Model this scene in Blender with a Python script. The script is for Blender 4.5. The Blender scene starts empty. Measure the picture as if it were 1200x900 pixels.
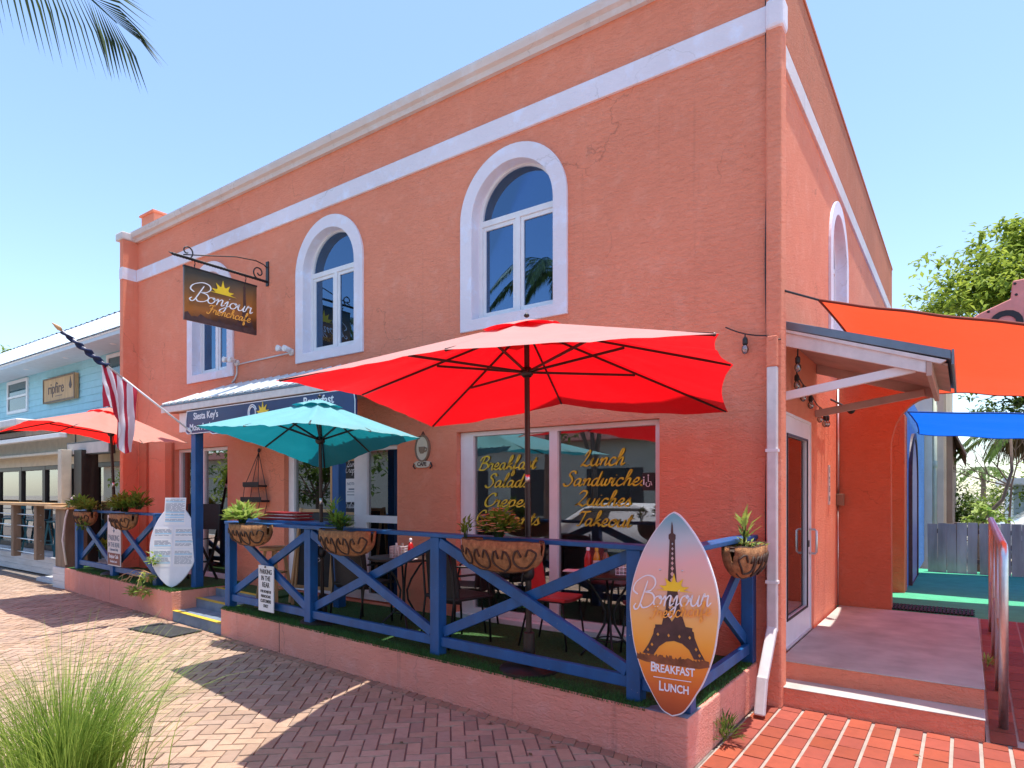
import bpy, bmesh, math, random
from mathutils import Vector, Matrix, noise
random.seed(7)
R = math.radians
D = bpy.data
scene = bpy.context.scene
COL = scene.collection

# ------------------------------------------------------------------ materials
def nodes_of(name):
    m = D.materials.new(name); m.use_nodes = True
    nt = m.node_tree
    return m, nt, nt.nodes, nt.links, nt.nodes['Principled BSDF']

def N(nt, typ, **kw):
    n = nt.nodes.new(typ)
    for k, v in kw.items():
        if k.startswith('i_'):
            n.inputs[k[2:].replace('_', ' ')].default_value = v
        else:
            setattr(n, k, v)
    return n

def coords(nt, kind='Object', scale=(1, 1, 1)):
    tc = N(nt, 'ShaderNodeTexCoord')
    mp = N(nt, 'ShaderNodeMapping')
    mp.inputs['Scale'].default_value = scale
    nt.links.new(tc.outputs[kind], mp.inputs['Vector'])
    return mp.outputs['Vector']

def noise_n(nt, vec, scale, detail=4, rough=.55):
    n = N(nt, 'ShaderNodeTexNoise')
    n.inputs['Scale'].default_value = scale
    n.inputs['Detail'].default_value = detail
    n.inputs['Roughness'].default_value = rough
    nt.links.new(vec, n.inputs['Vector'])
    return n.outputs['Fac']

def ramp(nt, fac, stops):
    r = N(nt, 'ShaderNodeValToRGB')
    el = r.color_ramp.elements
    while len(el) < len(stops): el.new(.5)
    for e, (p, c) in zip(el, stops):
        e.position = p
        e.color = (c[0], c[1], c[2], 1) if not isinstance(c, (int, float)) else (c, c, c, 1)
    nt.links.new(fac, r.inputs['Fac'])
    return r.outputs['Color']

def mixc(nt, a, b, fac, blend='MIX'):
    m = N(nt, 'ShaderNodeMix', data_type='RGBA', blend_type=blend)
    for sock, v in ((m.inputs[6], a), (m.inputs[7], b), (m.inputs[0], fac)):
        if isinstance(v, (tuple, list)): sock.default_value = (v[0], v[1], v[2], 1)
        elif isinstance(v, (int, float)): sock.default_value = v
        else: nt.links.new(v, sock)
    return m.outputs[2]

def bump(nt, height, strength, dist=.01):
    b = N(nt, 'ShaderNodeBump')
    b.inputs['Strength'].default_value = strength
    b.inputs['Distance'].default_value = dist
    nt.links.new(height, b.inputs['Height'])
    return b.outputs['Normal']

def mat(name, col, rough=.6, var=.12, vscale=6, metal=0, bumps=0, bscale=60, bdist=.004, spec=.5, coat=0, stretch=(1, 1, 1)):
    m, nt, ns, lk, p = nodes_of(name)
    v = coords(nt, 'Object', stretch)
    f = noise_n(nt, v, vscale, 5)
    c = ramp(nt, f, [(.28, tuple(x * (1 - var) for x in col)), (.72, tuple(min(1, x * (1 + var)) for x in col))])
    lk.new(c, p.inputs['Base Color'])
    p.inputs['Roughness'].default_value = rough
    p.inputs['Metallic'].default_value = metal
    p.inputs['Specular IOR Level'].default_value = spec
    p.inputs['Coat Weight'].default_value = coat
    if bumps:
        lk.new(bump(nt, noise_n(nt, v, bscale, 4), bumps, bdist), p.inputs['Normal'])
    return m

def stucco(name, col, streak=.25, bstr=.6, dark=(.30, .10, .06)):
    m, nt, ns, lk, p = nodes_of(name)
    v = coords(nt)
    big = noise_n(nt, v, .55, 6, .6)
    mid = noise_n(nt, v, 4.5, 5, .6)
    c = ramp(nt, big, [(.25, tuple(x * .86 for x in col)), (.75, tuple(min(1, x * 1.10) for x in col))])
    c = mixc(nt, c, (min(1, col[0] * 1.12), col[1] * 1.5, col[2] * 1.8), ramp(nt, mid, [(.52, 0.), (.78, .36)]))
    # rain streaks and grime: a fixed pattern in the wall's own coordinates
    vs = coords(nt, 'Object', (9, 9, .35))
    st = noise_n(nt, vs, 1.0, 6, .7)
    c = mixc(nt, c, dark, ramp(nt, st, [(.60, 0.), (.80, streak)]))
    # hairline cracks
    vor = N(nt, 'ShaderNodeTexVoronoi', feature='DISTANCE_TO_EDGE')
    vor.inputs['Scale'].default_value = .75
    wv = N(nt, 'ShaderNodeVectorMath', operation='ADD')
    nz = N(nt, 'ShaderNodeTexNoise'); nz.inputs['Scale'].default_value = 2.2; nz.inputs['Detail'].default_value = 6
    lk.new(v, nz.inputs['Vector'])
    sc = N(nt, 'ShaderNodeVectorMath', operation='SCALE'); sc.inputs['Scale'].default_value = .9
    lk.new(nz.outputs['Color'], sc.inputs[0])
    lk.new(v, wv.inputs[0]); lk.new(sc.outputs[0], wv.inputs[1])
    lk.new(wv.outputs[0], vor.inputs['Vector'])
    crk = ramp(nt, vor.outputs['Distance'], [(.0, 1.), (.006, 0.)])
    gate = ramp(nt, noise_n(nt, v, .8, 2), [(.52, 0.), (.60, .45)])
    mm = N(nt, 'ShaderNodeMath', operation='MULTIPLY')
    lk.new(crk, mm.inputs[0]); lk.new(gate, mm.inputs[1])
    c = mixc(nt, c, dark, mm.outputs[0])
    lk.new(c, p.inputs['Base Color'])
    p.inputs['Roughness'].default_value = .88
    p.inputs['Specular IOR Level'].default_value = .25
    # trowelled texture: warped ridges + grain
    wv2 = N(nt, 'ShaderNodeTexNoise'); wv2.inputs['Scale'].default_value = 22; wv2.inputs['Detail'].default_value = 7
    wv2.inputs['Roughness'].default_value = .62; wv2.inputs['Distortion'].default_value = 1.6
    lk.new(coords(nt, 'Object', (.6, .6, 1.3)), wv2.inputs['Vector'])
    fine = noise_n(nt, v, 95, 3)
    h = N(nt, 'ShaderNodeMath', operation='MULTIPLY_ADD'); h.inputs[1].default_value = .35
    lk.new(fine, h.inputs[0]); lk.new(wv2.outputs['Fac'], h.inputs[2])
    lk.new(bump(nt, h.outputs[0], min(1, bstr * 1.5), .028), p.inputs['Normal'])
    return m

def attr_mat(name, rough=.8, dirt=.35, bscale=70, bstr=.4, dirtcol=(.12, .085, .065)):
    """base colour from the mesh's own per-face colours (brick by brick) + dirt"""
    m, nt, ns, lk, p = nodes_of(name)
    a = N(nt, 'ShaderNodeVertexColor'); a.layer_name = 'Col'
    v = coords(nt)
    f = noise_n(nt, v, 14, 6, .65)
    c = mixc(nt, a.outputs['Color'], dirtcol, ramp(nt, f, [(.45, 0.), (.8, dirt)]))
    g = noise_n(nt, v, .9, 6, .65)
    c = mixc(nt, c, dirtcol, ramp(nt, g, [(.48, 0.), (.72, dirt * .75)]))
    sp_ = noise_n(nt, v, 5.5, 3)
    c = mixc(nt, c, dirtcol, ramp(nt, sp_, [(.68, 0.), (.74, dirt * .8)]))
    lk.new(c, p.inputs['Base Color'])
    p.inputs['Roughness'].default_value = rough
    p.inputs['Specular IOR Level'].default_value = .3
    lk.new(bump(nt, noise_n(nt, v, bscale, 4), bstr, .004), p.inputs['Normal'])
    return m

def cloth(name, col, trans=.5, tcol=None, rough=.8, top=None):
    m, nt, ns, lk, p = nodes_of(name)
    v = coords(nt)
    f = noise_n(nt, v, 3.5, 5)
    c = ramp(nt, f, [(.25, tuple(x * .88 for x in col)), (.8, tuple(min(1, x * 1.06) for x in col))])
    if top:                                    # sunlight painted into the upper face colour, lower face left deep
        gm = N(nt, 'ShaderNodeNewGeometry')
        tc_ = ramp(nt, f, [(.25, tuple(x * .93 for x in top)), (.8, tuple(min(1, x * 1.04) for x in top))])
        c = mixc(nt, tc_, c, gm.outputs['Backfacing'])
    lk.new(c, p.inputs['Base Color'])
    p.inputs['Roughness'].default_value = rough
    p.inputs['Specular IOR Level'].default_value = .2
    p.inputs['Sheen Weight'].default_value = .15
    nb = bump(nt, noise_n(nt, v, 9, 3), .25, .02)
    lk.new(nb, p.inputs['Normal'])
    t = N(nt, 'ShaderNodeBsdfTranslucent')
    t.inputs['Color'].default_value = (*(tcol or col), 1)
    lk.new(nb, t.inputs['Normal'])
    ms = N(nt, 'ShaderNodeMixShader'); ms.inputs[0].default_value = trans
    lk.new(p.outputs[0], ms.inputs[1]); lk.new(t.outputs[0], ms.inputs[2])
    lk.new(ms.outputs[0], ns['Material Output'].inputs['Surface'])
    return m

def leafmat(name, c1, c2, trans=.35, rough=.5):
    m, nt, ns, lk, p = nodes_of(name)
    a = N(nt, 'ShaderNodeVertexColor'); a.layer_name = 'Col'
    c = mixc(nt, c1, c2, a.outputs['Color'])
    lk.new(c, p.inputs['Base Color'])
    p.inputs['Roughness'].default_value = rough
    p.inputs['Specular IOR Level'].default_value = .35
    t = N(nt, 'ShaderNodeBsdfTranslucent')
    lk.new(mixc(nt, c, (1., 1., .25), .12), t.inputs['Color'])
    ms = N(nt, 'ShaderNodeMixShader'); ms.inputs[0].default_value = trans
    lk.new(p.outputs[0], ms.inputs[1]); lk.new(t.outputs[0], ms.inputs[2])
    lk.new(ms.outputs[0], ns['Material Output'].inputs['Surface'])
    return m

def glassmat(name, tint=(.75, .82, .85), refl=.10, rough=.01, tone=(.95, .97, 1)):
    """window pane: fresnel mirror over a clear sheet, the room behind shows through"""
    m, nt, ns, lk, p = nodes_of(name)
    ns.remove(p)
    tr = N(nt, 'ShaderNodeBsdfTransparent'); tr.inputs['Color'].default_value = (*tint, 1)
    gl = N(nt, 'ShaderNodeBsdfGlossy'); gl.inputs['Roughness'].default_value = rough
    gl.inputs['Color'].default_value = (*tone, 1)
    fr = N(nt, 'ShaderNodeFresnel'); fr.inputs['IOR'].default_value = 1.5
    ad = N(nt, 'ShaderNodeMath', operation='ADD'); ad.use_clamp = True
    ad.inputs[1].default_value = refl
    lk.new(fr.outputs[0], ad.inputs[0])
    # very slight waviness of the sheet
    lk.new(bump(nt, noise_n(nt, coords(nt), 1.3, 1), .012, .05), gl.inputs['Normal'])
    ms = N(nt, 'ShaderNodeMixShader')
    lk.new(ad.outputs[0], ms.inputs[0]); lk.new(tr.outputs[0], ms.inputs[1]); lk.new(gl.outputs[0], ms.inputs[2])
    lk.new(ms.outputs[0], ns['Material Output'].inputs['Surface'])
    return m

ORANGE = (.96, .315, .19)
M = {}
M['stucco'] = stucco('orange_stucco', ORANGE)
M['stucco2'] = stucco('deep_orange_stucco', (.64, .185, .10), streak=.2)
M['plinth'] = stucco('salmon_plinth_stucco', (.95, .38, .28), streak=.5, dark=(.22, .10, .07))
M['trim'] = stucco('lilac_white_trim', (.82, .77, .83), streak=.12, bstr=.2, dark=(.35, .30, .28))
M['cornice'] = stucco('weathered_cornice', (.70, .62, .58), streak=.5, bstr=.2, dark=(.30, .24, .2))
M['trimdirty'] = stucco('weathered_trim', (.70, .64, .64), streak=.75, bstr=.2, dark=(.16, .12, .09))
M['parapet'] = stucco('stained_parapet_stucco', (.60, .21, .12), streak=.75, dark=(.16, .13, .07))
M['white'] = mat('white_paint', (.80, .79, .80), .4, .05)
M['dullwhite'] = mat('weathered_white_paint', (.70, .66, .64), .55, .10, 12, bumps=.15)
def chipped(name, col, chip, rough=.45):
    m, nt, ns, lk, p = nodes_of(name)
    v = coords(nt)
    c = ramp(nt, noise_n(nt, coords(nt, 'Object', (1, 1, .35)), 7, 6), [(.25, tuple(x * .72 for x in col)), (.75, tuple(min(1, x * 1.25) for x in col))])
    f = ramp(nt, noise_n(nt, v, 34, 8, .7), [(.655, 0.), (.675, 1.)])
    g = ramp(nt, noise_n(nt, v, 3.1, 3), [(.50, 0.), (.62, 1.)])
    mm = N(nt, 'ShaderNodeMath', operation='MULTIPLY'); lk.new(f, mm.inputs[0]); lk.new(g, mm.inputs[1])
    c = mixc(nt, c, chip, mm.outputs[0])
    dirt = ramp(nt, noise_n(nt, v, 5.5, 7, .7), [(.52, 0.), (.8, .5)])
    c = mixc(nt, c, (.03, .04, .06), dirt)
    lk.new(c, p.inputs['Base Color']); p.inputs['Roughness'].default_value = rough
    lk.new(bump(nt, noise_n(nt, coords(nt, 'Object', (4, 4, 4)), 24, 5), .35, .004), p.inputs['Normal'])
    return m
M['blue'] = chipped('blue_paint', (.009, .095, .285), (.30, .36, .42))
M['navy'] = mat('navy_board', (.018, .045, .14), .35, .1)
M['rail_edge'] = mat('worn_blue_paint', (.05, .17, .40), .5, .2, 14)
M['black'] = mat('black_iron', (.012, .012, .013), .45, .2, 20)
M['darkmetal'] = mat('dark_bronze_metal', (.035, .025, .022), .4, .15, 10, metal=.3)
M['wicker'] = mat('black_wicker', (.018, .015, .014), .6, .3, 40, bumps=.8, bscale=160)
M['redvinyl'] = mat('red_seat', (.55, .03, .03), .4, .1)
M['glass'] = glassmat('window_glass')
M['glass2'] = glassmat('shop_glass', (.60, .64, .64), .16)
M['glassgreen'] = glassmat('door_glass', (.30, .34, .32), .26)
M['glassblue'] = glassmat('upper_glass', (.40, .45, .52), .22, tone=(.34, .56, .86))
M['inside'] = mat('room_wall', (.58, .52, .47), .8, .1)
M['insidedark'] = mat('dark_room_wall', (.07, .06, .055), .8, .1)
M['roofmetal'] = mat('blue_grey_metal_roof', (.16, .21, .26), .35, .12, 8, metal=.35)
M['wood'] = mat('weathered_wood', (.22, .15, .10), .7, .3, 8, bumps=.4, bscale=30, stretch=(1, 1, .2))
M['palewood'] = mat('pale_wood', (.55, .33, .15), .55, .2, 8, stretch=(1, 1, .2))
M['soffit'] = mat('canopy_soffit_paint', (.50, .36, .30), .7, .15, 5)
M['concrete'] = mat('step_concrete', (.45, .435, .405), .8, .22, 3, bumps=.3, bscale=90)
M['greystep'] = mat('blue_grey_step_paint', (.17, .22, .28), .65, .2, 6, bumps=.3)
M['yellow'] = mat('yellow_nosing_paint', (.65, .45, .04), .6, .15)
M['steel'] = mat('brushed_steel', (.66, .67, .68), .38, .08, 20, metal=1)
M['rubber'] = mat('black_rubber', (.03, .03, .032), .8, .3, 40, bumps=.5)
M['paper'] = mat('white_paper', (.80, .80, .80), .7, .03)
M['board'] = mat('white_board_skin', (.74, .76, .80), .35, .05)
M['ink'] = mat('grey_print', (.16, .20, .26), .7, .1)
M['inkblue'] = mat('pale_blue_print', (.40, .62, .76), .7, .1)
M['inkblack'] = mat('black_print', (.02, .02, .02), .6, .1)
M['yellowink'] = mat('yellow_window_lettering', (.66, .56, .035), .5, .25, 8)
M['whiteink'] = mat('white_lettering', (.85, .86, .90), .4, .03)
M['orangeink'] = mat('orange_lettering', (.95, .42, .07), .4, .1)
M['sun'] = mat('yellow_sun_print', (.90, .62, .03), .4, .08)
M['brownink'] = mat('dark_tower_print', (.07, .032, .03), .5, .35, 14)
M['coir'] = mat('coir_liner', (.34, .16, .065), .95, .45, 26, bumps=1, bscale=120, bdist=.01)
M['rusty'] = mat('rusty_iron', (.055, .028, .016), .7, .4, 30)
M['soil'] = mat('dark_soil', (.05, .035, .025), .95, .3, 40, bumps=.6)
M['chalk'] = mat('chalkboard', (.025, .028, .03), .7, .3, 8)
M['navycloth'] = mat('navy_flag_cloth', (.012, .022, .075), .85, .2, 25)
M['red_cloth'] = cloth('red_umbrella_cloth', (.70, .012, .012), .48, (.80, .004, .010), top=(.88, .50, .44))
M['coral_cloth'] = cloth('painted_sun_red_cloth', (.80, .04, .02), .50, (.95, .012, .012), top=(.92, .46, .36))  # coral top is a painted sunlit tone, as on the other umbrellas
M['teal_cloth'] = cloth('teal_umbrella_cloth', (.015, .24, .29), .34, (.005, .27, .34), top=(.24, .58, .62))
M['sail_orange'] = cloth('orange_sail_cloth', (.78, .10, .035), .5, (.80, .085, .028))
M['sail_blue'] = cloth('blue_sail_cloth', (.006, .13, .58), .5, (.003, .14, .74))
M['carpet'] = mat('green_outdoor_carpet', (.07, .42, .22), .95, .14, 5, bumps=.4, bscale=200)
M['turf'] = mat('green_turf', (.035, .105, .022), .95, .4, 40, bumps=1, bscale=240, bdist=.01)
M['fence'] = mat('grey_weathered_boards', (.44, .39, .31), .9, .55, 3.0, bumps=.5, bscale=26, stretch=(1, 1, .18))
M['teal_siding'] = mat('turquoise_siding', (.36, .66, .74), .6, .06)
M['shingle'] = mat('white_metal_shingle', (.72, .78, .82), .35, .14, 9, metal=.1)
M['creamwall'] = mat('cream_wall', (.62, .56, .44), .75, .1)
M['lime'] = mat('white_washed_boards', (.62, .63, .64), .7, .14, 6, stretch=(.3, .3, 3))
M['bluewall'] = stucco('blue_stucco', (.10, .26, .58), streak=.1, dark=(.05, .1, .2))
M['purple'] = mat('mauve_door_paint', (.34, .26, .38), .45, .1)
M['greyblue'] = mat('pale_grey_blue_paint', (.55, .64, .70), .6, .06)
M['bark'] = mat('brown_bark', (.17, .12, .09), .9, .35, 10, bumps=.8, bscale=26)
M['asphalt'] = mat('asphalt', (.085, .085, .085), .9, .25, 8, bumps=.4, bscale=180)
M['earth'] = mat('sandy_ground', (.34, .30, .24), .95, .25, 2.5, bumps=.4)
M['mortar_grey'] = mat('dark_paver_joint', (.20, .165, .14), .95, .3, 12)
M['mortar_white'] = mat('pale_mortar_joint', (.37, .32, .28), .9, .18, 10)
M['paver'] = attr_mat('clay_paver', .82, .30)
M['redbrick'] = attr_mat('red_paving_brick', .7, .30, dirtcol=(.12, .03, .02))
M['turfblade'] = leafmat('turf_blade', (.010, .06, .012), (.06, .22, .04), .2)
M['leaf_bright'] = leafmat('bright_leaf', (.07, .15, .012), (.36, .44, .05), .5)
M['leaf_mid'] = leafmat('mid_green_leaf', (.025, .075, .010), (.11, .20, .03), .35)
M['leaf_green'] = leafmat('fresh_green_leaf', (.03, .11, .012), (.20, .40, .05), .4)
M['leaf_dark'] = leafmat('dark_green_leaf', (.015, .045, .012), (.05, .11, .02), .3)
M['leaf_lime'] = leafmat('lime_leaf', (.12, .26, .02), (.48, .58, .16), .4)
M['leaf_dry'] = leafmat('dry_frond', (.07, .045, .025), (.22, .15, .08), .25, .8)
M['palm'] = leafmat('palm_leaflet', (.012, .042, .025), (.10, .15, .035), .22, .4)
M['grassblade'] = leafmat('grass_blade', (.06, .16, .012), (.40, .54, .10), .42)
M['petal'] = leafmat('peach_petal', (.75, .35, .20), (.85, .65, .45), .3)
M['ketchup'] = mat('red_bottle', (.45, .01, .01), .25, .08)
M['mustard'] = mat('amber_bottle', (.55, .27, .01), .25, .08)
M['syrup'] = mat('brown_bottle', (.20, .075, .02), .2, .1)
M['menured'] = mat('dark_red_cover', (.33, .012, .02), .5, .12)
M['pinksign'] = mat('pink_sign_paint', (.78, .30, .24), .7, .12)
M['pipegreen'] = mat('pale_green_pipe', (.46, .52, .42), .6, .08)
M['lime2'] = mat('pale_stucco', (.62, .63, .56), .85, .1, 3)
M['cream2'] = mat('cream_board', (.66, .52, .38), .75, .1, 3)
M['brown2'] = mat('brown_board', (.30, .20, .15), .8, .15, 3)
M['whitecar'] = mat('white_car_paint', (.78, .79, .80), .2, .03, coat=.5)

# ------------------------------------------------------------------ mesh builder
class MB:
    def __init__(s): s.v = []; s.f = []; s.c = []; s.col = None
    def add(s, vs, fs):
        o = len(s.v); s.v += [tuple(v) for v in vs]
        for f in fs:
            s.f.append(tuple(i + o for i in f)); s.c.append(s.col)
        return s
    def quad(s, a, b, c, d): return s.add([a, b, c, d], [(0, 1, 2, 3)])
    def box(s, lo, hi, rot=None, piv=None):
        x0, y0, z0 = lo; x1, y1, z1 = hi
        vs = [Vector(p) for p in ((x0,y0,z0),(x1,y0,z0),(x1,y1,z0),(x0,y1,z0),(x0,y0,z1),(x1,y0,z1),(x1,y1,z1),(x0,y1,z1))]
        if rot is not None:
            pv = Vector(piv) if piv else (Vector(lo) + Vector(hi)) / 2
            vs = [rot @ (v - pv) + pv for v in vs]
        return s.add(vs, [(0,3,2,1),(4,5,6,7),(0,1,5,4),(1,2,6,5),(2,3,7,6),(3,0,4,7)])
    def beam(s, a, b, w, h, up=(0, 0, 1)):
        """rectangular bar from a to b; h along up, w across"""
        a = Vector(a); b = Vector(b); d = (b - a).normalized(); u = Vector(up)
        sd = d.cross(u).normalized(); u = sd.cross(d).normalized()
        vs = []
        for p in (a, b):
            for i, j in ((-1,-1),(1,-1),(1,1),(-1,1)): vs.append(p + sd * (i * w / 2) + u * (j * h / 2))
        return s.add(vs, [(0,1,2,3),(7,6,5,4),(0,4,5,1),(1,5,6,2),(2,6,7,3),(3,7,4,0)])
    def tube(s, pts, r, n=8, caps=True):
        pts = [Vector(p) for p in pts]; k = len(pts)
        rr = r if isinstance(r, (list, tuple)) else [r] * k
        t0 = (pts[1] - pts[0]).normalized()
        ref = Vector((0, 0, 1)) if abs(t0.z) < .9 else Vector((1, 0, 0))
        x = t0.cross(ref).normalized(); vs = []
        for i, p in enumerate(pts):
            t = (pts[min(i + 1, k - 1)] - pts[max(i - 1, 0)])
            t = t.normalized() if t.length > 1e-9 else t0
            x = (x - t * x.dot(t)).normalized(); y = t.cross(x)
            for j in range(n):
                a = 2 * math.pi * j / n
                vs.append(p + (x * math.cos(a) + y * math.sin(a)) * rr[i])
        fs = [(i*n+j, i*n+(j+1)%n, (i+1)*n+(j+1)%n, (i+1)*n+j) for i in range(k-1) for j in range(n)]
        if caps: fs += [tuple(range(n))[::-1], tuple((k-1)*n+j for j in range(n))]
        return s.add(vs, fs)
    def lathe(s, prof, c=(0, 0, 0), n=20, axis='Z', cap=True):
        vs = []; k = len(prof); c = Vector(c)
        for r, h in prof:
            for j in range(n):
                a = 2 * math.pi * j / n
                q = (r*math.cos(a), r*math.sin(a), h)
                if axis == 'Y': q = (q[0], q[2], q[1])
                elif axis == 'X': q = (q[2], q[0], q[1])
                vs.append(c + Vector(q))
        fs = [(i*n+j, i*n+(j+1)%n, (i+1)*n+(j+1)%n, (i+1)*n+j) for i in range(k-1) for j in range(n)]
        if cap: fs += [tuple(range(n))[::-1], tuple((k-1)*n+j for j in range(n))]
        return s.add(vs, fs)
    def ball(s, c, r, nu=10, nv=7, sq=(1, 1, 1)):
        prof = [(max(1e-4, math.sin(math.pi*i/nv)), -math.cos(math.pi*i/nv)) for i in range(nv+1)]
        m = MB().lathe(prof, n=nu)
        return s.add([(c[0]+v[0]*r*sq[0], c[1]+v[1]*r*sq[1], c[2]+v[2]*r*sq[2]) for v in m.v], m.f)
    def grid(s, fn, nu, nv):
        vs = [fn(i / nu, j / nv) for j in range(nv + 1) for i in range(nu + 1)]
        return s.add(vs, [(j*(nu+1)+i, j*(nu+1)+i+1, (j+1)*(nu+1)+i+1, (j+1)*(nu+1)+i) for j in range(nv) for i in range(nu)])
    def xf(s, mt):
        s.v = [tuple(mt @ Vector(v)) for v in s.v]; return s
    def join(s, o):
        k = len(s.v); s.v += o.v; s.f += [tuple(i + k for i in f) for f in o.f]; s.c += o.c; return s
    def build(s, name, m, parent=None, smooth=False, bevel=0, solid=0, sub=0, normals=True, autos=False):
        me = D.meshes.new(name)
        me.from_pydata(s.v, [], s.f)
        if any(c is not None for c in s.c):
            ca = me.color_attributes.new('Col', 'FLOAT_COLOR', 'CORNER')
            buf = []
            for p, c in zip(me.polygons, s.c):
                c = c if c is not None else (1, 1, 1)
                buf += [c[0], c[1], c[2], 1.] * p.loop_total
            ca.data.foreach_set('color', buf)
        if normals:
            bm = bmesh.new(); bm.from_mesh(me); bmesh.ops.recalc_face_normals(bm, faces=bm.faces); bm.to_mesh(me); bm.free()
        if smooth: me.shade_smooth()
        me.materials.append(M[m] if isinstance(m, str) else m)
        o = D.objects.new(name, me); COL.objects.link(o)
        if parent: o.parent = parent
        if solid:
            md = o.modifiers.new('solid', 'SOLIDIFY'); md.thickness = solid; md.offset = 0
        if sub:
            md = o.modifiers.new('sub', 'SUBSURF'); md.levels = md.render_levels = sub
        if bevel:
            md = o.modifiers.new('bevel', 'BEVEL'); md.width = bevel; md.segments = 2; md.limit_method = 'ANGLE'; md.angle_limit = R(40)
        if autos:
            try: me.set_sharp_from_angle(angle=R(40))
            except Exception: pass
        return o

def plate(outline, holes=(), t=.02):
    """flat 2-D outline with holes, thickened 0..t along w; returns MB in (u, v, w)"""
    cu = D.curves.new('tmp', 'CURVE'); cu.dimensions = '2D'; cu.fill_mode = 'BOTH'; cu.extrude = t / 2
    for pts in [outline, *holes]:
        sp = cu.splines.new('POLY'); sp.points.add(len(pts) - 1)
        for q, p in zip(sp.points, pts): q.co = (p[0], p[1], 0, 1)
        sp.use_cyclic_u = True
    ob = D.objects.new('tmp', cu); COL.objects.link(ob)
    dg = bpy.context.evaluated_depsgraph_get(); dg.update()
    me = D.meshes.new_from_object(ob.evaluated_get(dg))
    bm = bmesh.new(); bm.from_mesh(me); bmesh.ops.remove_doubles(bm, verts=bm.verts, dist=1e-5); bm.to_mesh(me); bm.free()
    mb = MB().add([(v.co.x, v.co.y, v.co.z + t / 2) for v in me.vertices], [tuple(p.vertices) for p in me.polygons])
    D.objects.remove(ob); D.curves.remove(cu); D.meshes.remove(me)
    return mb

def text_mb(body, size, t=.004, align='CENTER', shear=0, bold=0, xs=1.0):
    cu = D.curves.new('tmp', 'FONT'); cu.body = body; cu.size = size; cu.extrude = t / 2
    cu.align_x = align; cu.align_y = 'CENTER'; cu.shear = shear; cu.offset = bold; cu.resolution_u = 4
    ob = D.objects.new('tmp', cu); COL.objects.link(ob)
    dg = bpy.context.evaluated_depsgraph_get(); dg.update()
    me = D.meshes.new_from_object(ob.evaluated_get(dg))
    mb = MB().add([(v.co.x * xs, v.co.y, v.co.z + t / 2) for v in me.vertices], [tuple(p.vertices) for p in me.polygons])
    D.objects.remove(ob); D.curves.remove(cu); D.meshes.remove(me)
    return mb

def frame_mat(origin, u, v):
    """matrix that takes (u, v, w) plate coordinates to the world"""
    u = Vector(u).normalized(); v = Vector(v); v = (v - u * v.dot(u)).normalized(); w = u.cross(v)
    m = Matrix(((u.x, v.x, w.x, origin[0]), (u.y, v.y, w.y, origin[1]), (u.z, v.z, w.z, origin[2]), (0, 0, 0, 1)))
    return m
def FX(x=0, y=0, z=0): return frame_mat((x, y, z), (1, 0, 0), (0, 0, 1))     # faces -y (the street)
def FS(x=0, y=0, z=0): return frame_mat((x, y, z), (0, 1, 0), (0, 0, 1))     # faces +x

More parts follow.
